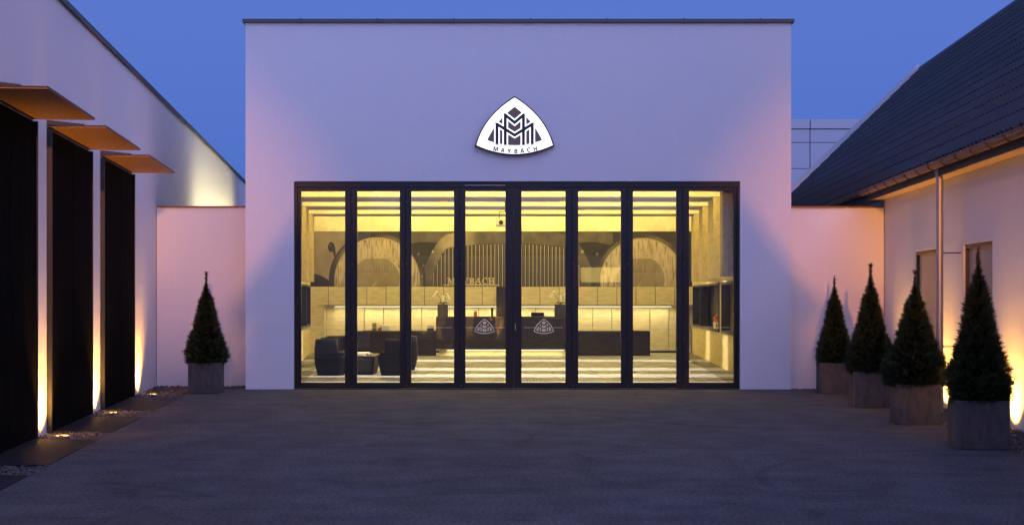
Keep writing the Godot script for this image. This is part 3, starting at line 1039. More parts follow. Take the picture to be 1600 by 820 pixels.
	for k in 20:
		var x := -4.90 + k * 0.56
		if x > 5.2:
			break
		block("lower_panel", c, Vector3(x + 0.008, 0.06, -18.285), Vector3(x + 0.552, 1.398, -18.10), M.cream_panel, 0.003)
	block("plinth", c, Vector3(-4.9, -0.008, -18.29), Vector3(5.6, 0.058, -18.12), M.window_dark, 0.003)
	block("backing_board", c, Vector3(-4.9, 0.06, -18.299), Vector3(5.6, 1.398, -18.287), M.window_dark, 0.001)
	block("backing_board", c, Vector3(-5.36, 1.402, -18.06), Vector3(5.8, 1.933, -17.64), M.window_dark, 0.001)
	block("end_panel", c, Vector3(-5.36, -0.008, -18.29), Vector3(-4.903, 1.398, -17.61), M.cream_panel, 0.003)
	strip("niche_light", "light strip under the upper cabinet doors", Vector3(0.3, 1.365, -17.85), Vector3(9.9, 0.03, 0.06), 6.0)
	make_desk()
	make_lounge()
	# projector under the ceiling
	var p := thing("projector", "pale projector hanging from the ceiling near the doors", "projector", Vector3(0.26, 3.03, -3.3))
	block("body", p, Vector3(-0.20, -0.01, -0.18), Vector3(0.20, 0.13, 0.18), M.paper, 0.02)
	put("lens", tube([Vector3(-0.10, 0.06, 0.17), Vector3(-0.10, 0.06, 0.21)], [0.045, 0.04], 16), M.sign_black, p)
	block("vent", p, Vector3(0.03, 0.03, 0.18), Vector3(0.15, 0.10, 0.186), M.sign_black, 0.003)
	block("bracket", p, Vector3(-0.14, 0.131, -0.02), Vector3(-0.125, 0.27, 0.02), M.dark_metal, 0.003)
	block("bracket", p, Vector3(0.125, 0.131, -0.02), Vector3(0.14, 0.27, 0.02), M.dark_metal, 0.003)
	block("crossbar", p, Vector3(-0.14, 0.271, -0.02), Vector3(0.14, 0.286, 0.02), M.dark_metal, 0.003)
	put("mount_pole", tube([Vector3(0, 0.286, 0), Vector3(0, 0.519, 0)], [0.03, 0.03], 12), M.steel, p)
	# toy house on the sill of the right-hand ribbon window
	var h := thing("display_house", "small red and white toy house with blue roof in the wall niche", "ornament", Vector3(5.47, 0.862, -10.2))
	block("wall", h, Vector3(-0.10, 0.0, -0.12), Vector3(0.06, 0.16, 0.12), M.paper, 0.004)
	block("wall", h, Vector3(-0.09, 0.161, -0.11), Vector3(0.05, 0.24, 0.11), M.orange_print, 0.004)
	var st := new_st()
	extrude(st, PackedVector2Array([Vector2(-0.12, 0.241), Vector2(0.08, 0.241), Vector2(-0.02, 0.36)]), -0.12, 0.12)
	put("roof", st.commit(), M.red_print, h)
	block("chimney", h, Vector3(0.0, 0.30, -0.04), Vector3(0.05, 0.42, 0.01), M.blue_print, 0.004)
	block("window", h, Vector3(-0.07, 0.04, 0.121), Vector3(-0.03, 0.11, 0.126), M.red_print, 0.002)
	block("door", h, Vector3(0.0, 0.0, 0.121), Vector3(0.04, 0.10, 0.126), M.orange_print, 0.002)

func make_mural() -> void:
	var w := 1200
	var h := 172
	var img := Image.create(w, h, false, Image.FORMAT_RGB8)
	var n := FastNoiseLite.new()
	n.seed = 9
	n.frequency = 0.02
	n.fractal_octaves = 4
	for py in h:
		for px in w:
			var u := 485.0 + px * 0.5       # the print is drawn two pixels to the unit
			var v := 362.0 + py * 0.5
			var nz := n.get_noise_2d(px, py)
			var fine := n.get_noise_2d(px * 6.0, py * 6.0 + 500.0)
			var t := 0.13 + nz * 0.05                                   # dark bodywork
			if u < 560:
				t = 0.47 + nz * 0.05 - (0.10 if u < 492 else 0.0)       # pale wall behind the car
				if Vector2(u - 478, (v - 468) * 1.25).length() < 52:
					t = 0.09 + maxf(0.0, nz) * 0.10                     # tyre
				if Vector2((u - 518.0) * 1.5, v - 386.0).length() < 8.0 or (v > 386 and v < 402 and absf(u - 521.0 - (v - 386.0) * 0.2) < 3.0 - (v - 386.0) * 0.12):
					t = 0.12 + 0.25 * clampf(1.0 - Vector2(u - 516.0, v - 383.0).length() / 2.5, 0.0, 1.0)
			# mudguards: long curved bands beside the radiator
			var d := absf(u - 795.0)
			var guard := Vector2((d - 128.0) * 0.85, v - 452.0).length()
			if d > 90 and u > 640 and u < 960:
				if guard > 74 and guard < 92:
					t = 0.30 + nz * 0.06
				elif guard > 92:
					t = 0.24 + nz * 0.08
			# radiator shell and grille
			var outer := 358.0 + pow(d / 88.0, 3.0) * 6.0 if d < 88 else 364.0 + pow((d - 88.0) / 43.0, 2.0) * 54.0
			var inner := 381.0 + pow(d / 90.0, 2.0) * 6.0 if d < 90 else 387.0 + pow((d - 90.0) / 28.0, 2.0) * 45.0
			if v > outer and d < 131:
				t = 0.30 + nz * 0.07
				if u > 672 and u < 752 and v < inner:
					t += 0.26 * sin(PI * (u - 672.0) / 80.0)
				if v - outer < 1.5 or absf(v - inner) < 1.2:
					t -= 0.10
			if v > inner and d < 117:
				var m := fposmod(u, 6.0)
				t = 0.07
				if fposmod(v, 2.5) < 0.9:
					t = 0.19
				if m < 1.5:
					t = 0.58 + fine * 0.05
				elif m > 3.0 and m < 4.2:
					t = 0.36 + fine * 0.05
			# headlamps
			for L in [[590.0, 438.0, 76.0], [1006.0, 438.0, 75.0]]:
				var q := Vector2(u - L[0], v - L[1])
				var r := q.length()
				if r > L[2]:
					continue
				var ang := q.angle()
				var streak := n.get_noise_2d(px * 7.0, py * 0.7 + L[0])
				if r > L[2] - 3.5:
					t = 0.17
				elif r > L[2] - 8.5:
					t = 0.25 + 0.10 * sin(ang * 5.0 + 1.0)
				elif r > L[2] - 10.5:
					t = 0.56
				else:
					t = 0.66 + nz * 0.05
					var rim: float = L[2] - 10.5 - r
					if v < L[1] - 8 and rim < 24:       # moulded drops along the upper rim
						t -= 0.30 * clampf(streak * 2.6 - 0.05, 0.0, 1.0) * (1.0 - rim / 30.0)
					elif absf(q.x) > 30 and rim < 26:
						t -= 0.24 * clampf(streak * 2.2, 0.0, 1.0)
					if v < L[1] - 20 and rim >= 24 and rim < 34:
						t -= 0.16 * clampf(fine * 2.0 + streak, 0.0, 1.0)
					var core := Vector2(q.x + 2.0, (q.y + 2.0) * 1.05).length()
					if core < 37 and v > L[1] - 34:
						t = 0.50 + nz * 0.05 + 0.032 * sin(core * 2.4)
						if v < L[1] - 12:
							t -= 0.13 * clampf(streak * 1.8 + 0.5, 0.0, 1.0) * (1.0 - core / 40.0)
						var wedge := absf(fposmod(q.angle() - 2.2 + PI, TAU) - PI)
						if wedge < 0.30:
							t += 0.13 * (1.0 - wedge / 0.30)
			# glints on the chrome as printed
			for gp in [[655.0, 397.0, 3.2], [663.0, 415.0, 2.6], [677.0, 393.0, 3.0], [912.0, 393.0, 4.2], [935.0, 397.0, 3.8], [660.0, 432.0, 1.8]]:
				var gl: float = Vector2(u - gp[0], (v - gp[1]) * 0.75).length() / gp[2]
				if gl < 1.0:
					t += 0.50 * (1.0 - gl) * (1.0 - gl)
			t = clampf(t, 0.03, 1.0)
			img.set_pixel(px, py, Color(minf(1.0, t * 1.12), t * 1.02, t * 0.90))
	var m := mat("car_print", Color(1, 1, 1), 0.6)
	m.albedo_texture = ImageTexture.create_from_image(img)
	var t := thing("picture_panel", "long sepia car picture with headlamps and radiator grille above the cabinets", "picture", Vector3(0, 0, -17.95))
	block("board", t, Vector3(-5.37, 1.94, -0.34), Vector3(5.87, 3.56, -0.003), M.window_dark, 0.004)
	var st := SurfaceTool.new()
	st.begin(Mesh.PRIMITIVE_TRIANGLES)
	var q := [[-5.36, 1.945, 0, 1], [-5.36, 3.555, 0, 0], [5.86, 3.555, 1, 0], [5.86, 1.945, 1, 1]]
	for k in [0, 1, 2, 0, 2, 3]:
		st.set_normal(Vector3(0, 0, 1))
		st.set_uv(Vector2(q[k][2], q[k][3]))
		st.add_vertex(Vector3(q[k][0], q[k][1], 0.0))
	put("print", st.commit(), m, t)
	mat("print_letter", sr(0.52, 0.44, 0.28), 0.6)
	text("lettering", "MAYBACH", 0.19, 0.002, M.print_letter, t, Vector3(-0.64, 2.10, 0.003), Vector3.ZERO, true, "Droid Serif")
	block("letter_bar", t, Vector3(-1.46, 1.975, 0.001), Vector3(0.19, 2.0, 0.004), M.print_letter, 0.001)

func make_desk() -> void:
	var d := thing("reception_desk", "tall dark reception desk with light glowing under its base", "desk", Vector3(0, 0, -15.6))
	block("front_panel", d, Vector3(-1.58, 0.19, -0.10), Vector3(2.24, 1.06, 0.0), M.desk_wood, 0.004)
	block("counter_top", d, Vector3(-1.58, 1.062, -0.62), Vector3(2.24, 1.09, 0.0), M.desk_wood, 0.004)
	block("side_panel", d, Vector3(-1.58, 0.19, -0.75), Vector3(-1.52, 1.06, -0.102), M.desk_wood, 0.004)
	block("side_panel", d, Vector3(2.18, 0.19, -0.75), Vector3(2.24, 1.06, -0.102), M.desk_wood, 0.004)
	block("plinth", d, Vector3(-1.5, 0.0, -0.7), Vector3(2.16, 0.188, -0.22), M.cream_panel, 0.004)
	strip("desk_light", "light strip under the reception desk", Vector3(0.35, 0.168, -15.69), Vector3(3.3, 0.02, 0.07), 0.8)
	for s in 2:
		var c := thing("side_counter", ["low dark counter joined to the reception desk behind the lounge", "low dark counter joined to the reception desk near the plain panels"][s], "counter", Vector3(0, 0, -15.75), 0.0, "low counters beside the reception desk")
		var a: float = [-4.0, 2.245][s]
		var b: float = [-1.585, 4.39][s]
		block("front_panel", c, Vector3(a, 0.0, -0.06), Vector3(b, 0.655, 0.0), M.desk_wood, 0.004)
		block("counter_top", c, Vector3(a, 0.657, -0.75), Vector3(b, 0.69, 0.0), M.desk_wood, 0.004)
		block("end_panel", c, Vector3(a if s == 0 else b - 0.05, 0.0, -0.75), Vector3(a + 0.05 if s == 0 else b, 0.655, -0.062), M.desk_wood, 0.004)
	for s in 2:
		var x: float = [-1.40, 1.88][s]
		var o := thing("orchid_pot", ["dark square pot of white orchids over the desk's lounge end", "dark square pot of white orchids over the desk's plain panel end"][s], "plant", Vector3(x, 1.09, -15.85), 0.0, "orchid pots on the reception desk")
		put("pot", tub(0.29, 0.34, 0.02), M.pot_dark, o)
		block("moss", o, Vector3(-0.12, 0.30, -0.12), Vector3(0.12, 0.335, 0.12), M.stem_green, 0.02)
		for k in 3:
			var lean: float = [-0.12, 0.10, 0.02][k]
			var top := Vector3(lean * 1.4, 0.66 - 0.06 * k, 0.02)
			put("stem", tube([Vector3(lean * 0.2, 0.33, 0), Vector3(lean * 0.6, 0.5, 0.01), top], [0.007, 0.006, 0.005], 6), M.stem_green, o)
			for i in 3:
				var fl := SphereMesh.new()
				fl.radius = 0.042
				fl.height = 0.05
				fl.radial_segments = 8
				fl.rings = 4
				put("flower", fl, M.petal, o, top + Vector3(lean * 0.3 * i - 0.02, -0.06 * i + 0.02, 0.02), Vector3(0.9, 0.3 * i, 0.4))
		for k in 5:
			var a := TAU * k / 5.0
			put("leaf", tube([Vector3(0, 0.33, 0), Vector3(cos(a) * 0.08, 0.40, sin(a) * 0.08), Vector3(cos(a) * 0.17, 0.36, sin(a) * 0.17)], [0.008, 0.022, 0.004], 6), M.stem_green, o)
	var ch := thing("office_chair", "black office chair with low backrest behind the reception desk", "chair", Vector3(1.28, 0, -16.7))
	block("backrest", ch, Vector3(-0.19, 0.55, -0.05), Vector3(0.19, 1.20, 0.04), M.leather, 0.03)
	block("seat", ch, Vector3(-0.24, 0.42, -0.50), Vector3(0.24, 0.52, -0.04), M.leather, 0.03)
	put("post", tube([Vector3(0, 0.06, -0.27), Vector3(0, 0.42, -0.27)], [0.03, 0.03], 10), M.steel, ch)
	for k in 5:
		var a := TAU * k / 5.0
		put("foot", tube([Vector3(0, 0.06, -0.27), Vector3(cos(a) * 0.28, 0.03, -0.27 + sin(a) * 0.28)], [0.022, 0.016], 8), M.steel, ch)
	var bt := thing("red_box", "small red brown box standing on the reception desk", "box", Vector3(-0.49, 1.09, -15.8))
	block("carton", bt, Vector3(-0.045, 0.0, -0.04), Vector3(0.045, 0.14, 0.04), M.red_print, 0.004)
	block("lid", bt, Vector3(-0.047, 0.141, -0.042), Vector3(0.047, 0.20, 0.042), M.paper, 0.004)
	var mo := thing("desk_post", "slim dark card stand on the reception desk", "stand", Vector3(-0.02, 1.09, -15.75))
	block("board", mo, Vector3(-0.03, 0.012, -0.01), Vector3(0.03, 0.25, 0.01), M.desk_wood, 0.003)
	block("foot", mo, Vector3(-0.05, 0.0, -0.05), Vector3(0.05, 0.011, 0.05), M.desk_wood, 0.003)
	# brochures on the low counters
	var bx := [[-3.75, 0.10, "paper", 0.035], [-3.50, 0.12, "red_print", 0.03], [-3.32, 0.06, "olive_print", 0.22], [-3.16, 0.05, "red_print", 0.20], [-3.02, 0.14, "paper", 0.16], [-1.75, 0.09, "window_dark", 0.14], [3.98, 0.12, "red_print", 0.03], [4.18, 0.13, "paper", 0.05]]
	for e in bx:
		var lab: String = {-3.75: "flat white brochures on the counter's free end by the chairs", -3.50: "flat red brochure beside white brochures behind the lounge", -3.16: "upright red booklet beside the olive carton", -3.02: "thick white brochure stack beside the upright red booklet", 3.98: "thin red brochure on the counter near the plain panels", 4.18: "white papers at the free end of the counter near the plain panels"}.get(e[0], "")
		if lab == "": lab = {"paper": "white brochure stack on a low dark counter", "red_print": "red brochure on a low dark counter", "olive_print": "olive bottle shaped carton on the low counter", "window_dark": "dark binder stack beside the reception desk"}[e[2]]
		var o := thing("brochure", lab, "brochure", Vector3(e[0], 0.69, -16.0), 0.0, "printed matter on the low counters")
		block("cover", o, Vector3(-e[1], 0.0, -0.10), Vector3(e[1], e[3] * 0.5, 0.10), M[e[2]], 0.003)
		block("pages", o, Vector3(-e[1] * 0.9, e[3] * 0.5 + 0.001, -0.09), Vector3(e[1] * 0.9, e[3], 0.09), M.paper if e[2] != "olive_print" else M.olive_print, 0.003)

func rounded(w: float, d: float, r: float, n := 5) -> PackedVector2Array:
	var out := PackedVector2Array()
	for c in [[1, 1, 0.0], [-1, 1, PI / 2], [-1, -1, PI], [1, -1, 3 * PI / 2]]:
		for k in n + 1:
			var a: float = c[2] + PI / 2 * k / n
			out.append(Vector2(c[0] * (w / 2 - r) + cos(a) * r, c[1] * (d / 2 - r) + sin(a) * r))
	return out

# stack scaled copies of a plan outline (x, z); scale in y rows [y, scale]
func stacked(plan: PackedVector2Array, rows: Array) -> ArrayMesh:
	var st := SurfaceTool.new()
	st.begin(Mesh.PRIMITIVE_TRIANGLES)
	var pts := plan
	if Geometry2D.is_polygon_clockwise(pts):
		pts = plan.duplicate()
		pts.reverse()
	st.set_smooth_group(0)
	for i in rows.size() - 1:
		for k in pts.size():
			var p := pts[k]
			var q := pts[(k + 1) % pts.size()]
			var v := func(e, r): return Vector3(e.x * r[1], r[0], e.y * r[1])
			var a: Vector3 = v.call(p, rows[i])
			var b: Vector3 = v.call(q, rows[i])
			var c: Vector3 = v.call(q, rows[i + 1])
			var d: Vector3 = v.call(p, rows[i + 1])
			for w in [a, c, b, a, d, c]:
				st.add_vertex(w)
	st.set_smooth_group(1)
	var idx := Geometry2D.triangulate_polygon(pts)
	for k in range(0, idx.size(), 3):
		var tri3 := [pts[idx[k]], pts[idx[k + 1]], pts[idx[k + 2]]]
		if (tri3[1] - tri3[0]).cross(tri3[2] - tri3[0]) < 0:
			tri3 = [tri3[0], tri3[2], tri3[1]]
		for p in tri3:
			st.add_vertex(Vector3(p.x * rows[-1][1], rows[-1][0], p.y * rows[-1][1]))
	st.generate_normals(false)
	return st.commit()

func tub_chair(at: Vector3, turn: float, label: String) -> void:
	var c := thing("tub_chair", label, "chair", at, turn, "dark tub chairs in the showroom lounge")
	var plan := rounded(0.66, 0.66, 0.16)
	put("base", stacked(plan, [[0.0, 0.80], [0.03, 0.82], [0.20, 0.95], [0.34, 1.0], [0.40, 1.0], [0.41, 0.99]]), M.leather, c)
	put("seat_cushion", stacked(rounded(0.42, 0.44, 0.08), [[0.411, 0.97], [0.43, 1.0], [0.47, 1.0], [0.49, 0.95]]), M.leather, c, Vector3(0.08, 0, 0))
	# back and arms: the rear of the outline with the seat cut out, open towards +x
	var hole := PackedVector2Array([Vector2(-0.19, -0.225), Vector2(0.6, -0.225), Vector2(0.6, 0.225), Vector2(-0.19, 0.225)])
	var shell: Array = Geometry2D.clip_polygons(plan, hole)
	var front := PackedVector2Array([Vector2(0.18, -1), Vector2(1, -1), Vector2(1, 1), Vector2(0.18, 1)])
	for s in shell:
		for q in Geometry2D.clip_polygons(s, front):
			put("backrest", stacked(q, [[0.411, 0.999], [0.55, 0.995], [0.70, 0.95], [0.74, 0.93], [0.75, 0.915]]), M.leather, c)

func make_lounge() -> void:
	tub_chair(Vector3(-3.38, 0, -5.0), 0.0, "dark tub chair in front of two others facing the coffee table")
	tub_chair(Vector3(-3.42, 0, -6.3), 0.0, "dark tub chair between two like it facing the coffee table")
	tub_chair(Vector3(-3.46, 0, -7.7), 0.0, "dark tub chair nearest the cabinets facing the coffee table")
	tub_chair(Vector3(-2.06, 0, -5.0), PI, "dark tub chair with its back to the reception side, nearer the glass")
	tub_chair(Vector3(-2.02, 0, -7.4), PI, "dark tub chair with its back to the reception side, nearer the cabinets")
	var t := thing("coffee_table", "low dark coffee table between the tub chairs", "table", Vector3(-2.78, 0, -5.7))
	put("base", stacked(rounded(0.62, 1.5, 0.08), [[0.0, 0.86], [0.30, 1.0], [0.36, 1.0], [0.37, 0.98]]), M.desk_wood, t)
	block("top", t, Vector3(-0.32, 0.371, -0.76), Vector3(0.32, 0.40, 0.76), M.desk_wood, 0.005)
	for k in 5:
		var b := thing("magazine", ["white magazine lying on the coffee table", "thin white magazine at the far end of the coffee table", "pale book lying crosswise on the coffee table", "pale book on top of the magazine pile", "open white brochure at the table edge"][k], "magazine", Vector3(-2.80 + 0.05 * (k % 2), 0.401 + 0.035 * [0, 0, 0, 1, 0][k], -5.15 - 0.28 * [0, 2, 1, 0, 3][k]), 0.1 * (k - 2), "reading matter on the coffee table")
		block("cover", b, Vector3(-0.17, 0.0, -0.12), Vector3(0.17, 0.006, 0.12), M.paper, 0.002)
		block("pages", b, Vector3(-0.165, 0.0061, -0.115), Vector3(0.165, 0.032, 0.115), M.paper, 0.002)

# ---------------------------------------------------------------- uplights set in the gravel
func uplight(label: String, at: Vector3, lean: Vector3, energy: float, cone: float, group: String) -> void:
	lamp_spots.append(at)
	var u := thing("ground_uplight", label, "uplight", at, 0.0, group)
	put("housing", lathe([[0.0, -0.055], [0.105, -0.055], [0.115, 0.0], [0.108, 0.004], [0.098, -0.004]], 20), M.steel, u)
	put("lens", lathe([[0.098, -0.008], [0.06, -0.001], [0.0001, 0.001]], 20), M.uplight_glow, u)
	var s := SpotLight3D.new()
	s.name = "beam"
	s.light_energy = energy
	s.light_color = Color(1.0, 0.70, 0.30)
	s.light_size = 0.03
	s.spot_range = 12.0
	s.spot_attenuation = 2.0
	s.spot_angle = cone
	s.spot_angle_attenuation = 1.0
	s.shadow_enabled = true
	u.add_child(s)
	s.position = Vector3(0, 0.02, 0)
	s.look_at_from_position(u.position + Vector3(0, 0.02, 0), u.position + Vector3(0, 0.02, 0) + lean, Vector3.BACK)

func make_uplights() -> void:
	var labs := ["round uplight in gravel at the first white pier", "round uplight in gravel between the middle and last canopies", "round uplight in gravel near the potted conifer"]
	var zs := [8.88, 5.22, 1.05]
	for k in 3:
		var wx: float = -6.112 + 0.0852 * zs[k]
		uplight(labs[k], Vector3(wx + 0.26, -0.02, zs[k]), Vector3(-0.55, 1.0, -0.03), 10.0, 56.0, "uplights along the canopied wall")
	for k in 2:
		var z: float = [17.9, 23.2][k]
		uplight(["round uplight in the slab past the canopies, nearer the showroom", "round uplight in the slab past the canopies, nearer the street wall"][k], Vector3(-6.112 + 0.0852 * z + 0.20, 0.02, z), Vector3(-0.5, 1.0, 0), 110.0, 26.0, "uplights along the canopied wall")
	labs = ["round uplight behind the conifers in the wing's inner corner", "round uplight behind the conifers beside the downpipe", "round uplight behind the largest nearest conifer"]
	zs = [1.5, 4.35, 8.0]
	for k in 3:
		var wx: float = 6.987 - 0.0625 * zs[k]
		uplight(labs[k], Vector3(wx - 0.26, -0.02, zs[k]), Vector3(0.50, 1.0, -0.03), [11.0, 12.0, 10.0][k], 56.0, "uplights behind the potted conifers")
	labs = ["round uplight at the shadow tower's foot", "round uplight before the street wall near the shadow tower", "round uplight in the middle of the street wall", "round uplight before the street wall near the canopied wall"]
	for k in 4:
		var x: float = [0.20, -0.92, -2.0, -2.62][k]
		uplight(labs[k], Vector3(x, 0.05, 30.42 if k > 0 else 30.22), Vector3(0, 1.0, 0.50), 130.0, 21.0, "uplights along the street wall")

# ---------------------------------------------------------------- planters and conifers
func tub(w: float, h: float, t: float) -> ArrayMesh:
	var st := new_st()
	var o := w / 2
	var i := o - t
	var c := 0.006
	var ring := func(r, y): return [Vector3(-r, y, r), Vector3(r, y, r), Vector3(r, y, -r), Vector3(-r, y, -r)]
	var rows := [ring.call(o - c, 0.0), ring.call(o, c), ring.call(o, h - c), ring.call(o - c, h), ring.call(i, h), ring.call(i, h * 0.82)]
	for k in rows.size() - 1:
		for s in 4:
			var e := (s + 1) % 4
			quad(st, rows[k][s], rows[k + 1][s], rows[k + 1][e], rows[k][e])
	quad(st, rows[5][0], rows[5][3], rows[5][2], rows[5][1])
	quad(st, rows[0][0], rows[0][1], rows[0][2], rows[0][3])
	return st.commit()

func crown_radius(t: float, r: float) -> float:
	if t < 0.10:
		return r * lerpf(0.82, 1.0, sqrt(t / 0.10))
	var s := clampf((t - 0.10) / 0.80, 0.0, 1.0)
	return r * pow(1.0 - s, 1.22) * (1.0 + 0.05 * sin(s * 11.0)) + 0.010

func yew(at: Vector3, h: float, r: float, sprout: float, seed_: int, label: String) -> void:
	var g := RandomNumberGenerator.new()
	g.seed = seed_
	var t := thing("potted_conifer", label, "conifer", at, 0.0, "clipped conifers in concrete planters")
	put("trunk", tube([Vector3(0, -0.07, 0), Vector3(0.01, h * 0.5, 0), Vector3(0, h * 0.99, 0)], [0.035, 0.022, 0.005], 8), M.bark, t)
	var n := FastNoiseLite.new()
	n.seed = seed_
	n.frequency = 2.4
	var st := SurfaceTool.new()
	st.begin(Mesh.PRIMITIVE_TRIANGLES)
	# dense inner mass
	var rows := 26
	var sides := 22
	for i in rows:
		for k in sides:
			var q := []
			for e in [[i, k], [i, k + 1], [i + 1, k + 1], [i + 1, k]]:
				var tt: float = e[0] / float(rows) * 0.90
				var a: float = TAU * (e[1] % sides) / sides
				var rr := crown_radius(tt, r) * (0.80 + 0.22 * n.get_noise_3d(cos(a), tt * 3.0, sin(a)))
				if e[0] == 0:
					rr *= 0.25
				q.append(Vector3(cos(a) * rr, tt * h, sin(a) * rr))
			var fn: Vector3 = (q[1] - q[0]).cross(q[2] - q[0]).normalized()
			st.set_normal(-fn if fn.dot(q[0] * Vector3(1, 0, 1)) < 0 else fn)
			st.set_color(Color(0.026, 0.040, 0.015))
			for w in [0, 2, 1, 0, 3, 2]:
				st.add_vertex(q[w])
	# sprays of short flat needles
	var count := int(5200 * (r / 0.36) * (h / 1.5))
	for i in count:
		var tt := 1.0 - sqrt(g.randf())
		if g.randf() < 0.15:
			tt = g.randf() * 0.96
		var a := g.randf() * TAU
		var bump := 1.0 + 0.16 * n.get_noise_3d(cos(a), tt * 3.0, sin(a))
		var rr := crown_radius(tt, r) * bump * (g.randf_range(0.80, 1.0) if g.randf() > 0.05 else g.randf_range(1.0, 1.10))
		var outd := Vector3(cos(a), 0, sin(a))
		var p := outd * rr + Vector3.UP * tt * h
		var dir := (outd * g.randf_range(0.5, 1.0) + Vector3(g.randf_range(-0.6, 0.6), g.randf_range(-0.15, 0.8), g.randf_range(-0.6, 0.6))).normalized()
		spray(st, g, p, dir, g.randf_range(0.045, 0.095) * (1.0 if tt < 0.72 else lerpf(0.85, 0.38, clampf((tt - 0.72) / 0.16, 0.0, 1.0))))
	# the leader: a few upright twigs
	for i in int(50 * sprout):
		var y := h * (1.0 - 0.11 * g.randf() if i % 3 == 0 else g.randf_range(0.965, 1.0))
		if i % 3 != 0 and sprout < 0.9:
			y = h * g.randf_range(0.90, 1.0)
		var p := Vector3(g.randfn(0, 0.006), y, g.randfn(0, 0.006))
		var flare := 1.1 if y > h * 0.965 else 0.4
		spray(st, g, p, Vector3(g.randf_range(-flare, flare), g.randf_range(0.1, 1.0), g.randf_range(-flare, flare)).normalized(), g.randf_range(0.02, 0.045) * (0.7 + 0.5 * sprout))
	put("crown", st.commit(), M.yew, t)

func spray(st: SurfaceTool, g: RandomNumberGenerator, p: Vector3, dir: Vector3, l: float) -> void:
	var side := dir.cross(Vector3(g.randf_range(-1, 1), g.randf_range(-1, 1), g.randf_range(-1, 1))).normalized()
	var f := g.randf_range(0.75, 1.25)
	var c := Color(0.026 * f, 0.040 * f, 0.015 * f)
	st.set_color(c)
	for k in 3:
		var base := p + dir * l * (0.28 * k)
		for s in ([-1.0, 1.0] if k < 2 else [0.0]):
			var tip: Vector3 = base + dir * l * (0.42 if s != 0.0 else 0.55) + side * s * l * 0.36
			var w: Vector3 = (tip - base).cross(dir.cross(side)).normalized() * l * 0.085 if s != 0.0 else side * l * 0.085
			var nrm := (tip - base).cross(w).normalized()
			st.set_normal(nrm)
			for v in [base - w * 0.5, base + w, tip]:
				st.add_vertex(v)

func make_planters() -> void:
	var ps := [
		[-4.885, 0.90, 0.08, 1.56, 0.335, 1.0, "square concrete planter standing alone beside the gravel bed", "clipped conifer alone in its planter before the pink wall"],
		[5.80, 1.00, -0.10, 1.50, 0.28, 0.7, "square concrete planter in the row, next to the orange wall", "slimmest clipped conifer in the row, next to the orange wall"],
		[5.63, 4.18, -0.08, 1.62, 0.33, 1.6, "square concrete planter in the row, second from the orange wall", "clipped conifer with a tufted tip, second from the orange wall"],
		[5.417, 7.36, -0.10, 1.47, 0.385, 1.0, "square concrete planter in the row, third from the orange wall", "broad clipped conifer, third from the orange wall"],
		[5.235, 10.50, -0.12, 1.68, 0.325, 0.6, "square concrete planter in the row, farthest from the orange wall", "clipped conifer with a long thin tip, farthest from the orange wall"]]
	for k in 5:
		var e: Array = ps[k]
		var p := thing("concrete_planter", e[6], "planter", Vector3(e[0], 0.001, e[1]), e[2], "concrete planters along the courtyard")
		put("box", tub(0.55, 0.51, 0.035), M.planter_concrete, p)
		put("soil", cube(Vector3(-0.238, 0.40, -0.238), Vector3(0.238, 0.475, 0.238)), M.soil, p)
		yew(Vector3(e[0], 0.476, e[1]), e[3], e[4], e[5], 100 + k, e[7])

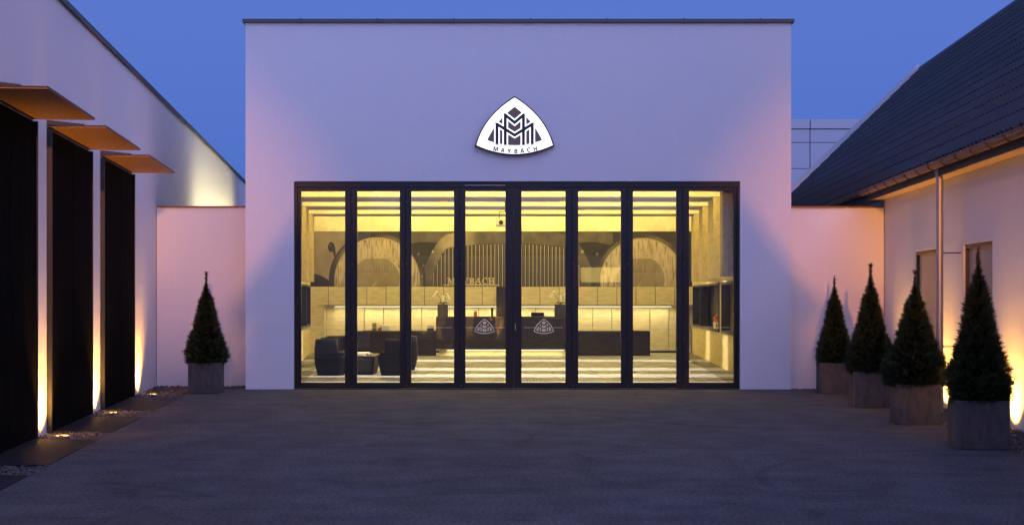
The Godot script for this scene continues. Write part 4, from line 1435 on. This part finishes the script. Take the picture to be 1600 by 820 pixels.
# ---------------------------------------------------------------- gravel
func make_gravel() -> void:
	var st := SurfaceTool.new()
	st.begin(Mesh.PRIMITIVE_TRIANGLES)
	var sph := SphereMesh.new()
	sph.radius = 0.5
	sph.height = 1.0
	sph.radial_segments = 6
	sph.rings = 3
	var arr := sph.get_mesh_arrays()
	var vs: PackedVector3Array = arr[Mesh.ARRAY_VERTEX]
	var n := FastNoiseLite.new()
	n.frequency = 1.3
	for i in vs.size():
		vs[i] = vs[i] * (1.0 + 0.35 * n.get_noise_3dv(vs[i] * 2.0))
	arr[Mesh.ARRAY_VERTEX] = vs
	var stone := ArrayMesh.new()
	stone.add_surface_from_arrays(Mesh.PRIMITIVE_TRIANGLES, arr)
	var beds := [
		["gravel_bed", "dark gravel between the slabs along the canopied wall", [[13.08, 12.22], [9.51, 8.59], [6.17, 4.98], [2.43, -1.29]], func(z): return [-6.10 + 0.0852 * z, -5.25 + 0.079 * z if z > 0.1 else lx(minf(z, 0.0))]],
		["gravel_bed", "dark gravel strip along the white wing behind the planters", [[16.0, -0.41]], func(z): return [6.18 - 0.066 * z if z > 0.0 else 5.30, 6.98 - 0.0625 * z]]]
	for b in beds:
		var xf := []
		var cols := []
		for span in b[2]:
			var area: float = (span[0] - span[1]) * 0.9
			for k in int(area * 1500):
				var z := rng.randf_range(span[1], span[0])
				var e: Array = b[3].call(z)
				var x: float = rng.randf_range(e[0] + 0.015, e[1] - 0.012)
				var clear := true
				for q in lamp_spots:
					if Vector2(x - q.x, z - q.z).length() < 0.135:
						clear = false
				if not clear:
					continue
				var s := rng.randf_range(0.018, 0.042)
				var bs := Basis.from_euler(Vector3(rng.randf() * TAU, rng.randf() * TAU, rng.randf() * TAU)).scaled(Vector3(s * 1.2, s * 0.7, s))
				xf.append(Transform3D(bs, Vector3(x, -0.062 + rng.randf() * 0.05, z)))
				var f := rng.randf_range(0.35, 1.3)
				cols.append(Color(f, f * rng.randf_range(0.92, 1.0), f * rng.randf_range(0.85, 1.0)))
		var mm := MultiMesh.new()
		mm.transform_format = MultiMesh.TRANSFORM_3D
		mm.use_colors = true
		mm.mesh = stone
		mm.instance_count = xf.size()
		for i in xf.size():
			mm.set_instance_transform(i, xf[i])
			mm.set_instance_color(i, cols[i])
		var mi := MultiMeshInstance3D.new()
		mi.name = numbered(b[0])
		mi.multimesh = mm
		mi.material_override = M.pebble
		mi.set_meta("kind", "stuff")
		mi.set_meta("label", b[1])
		mi.set_meta("category", "gravel")
		add_child(mi)
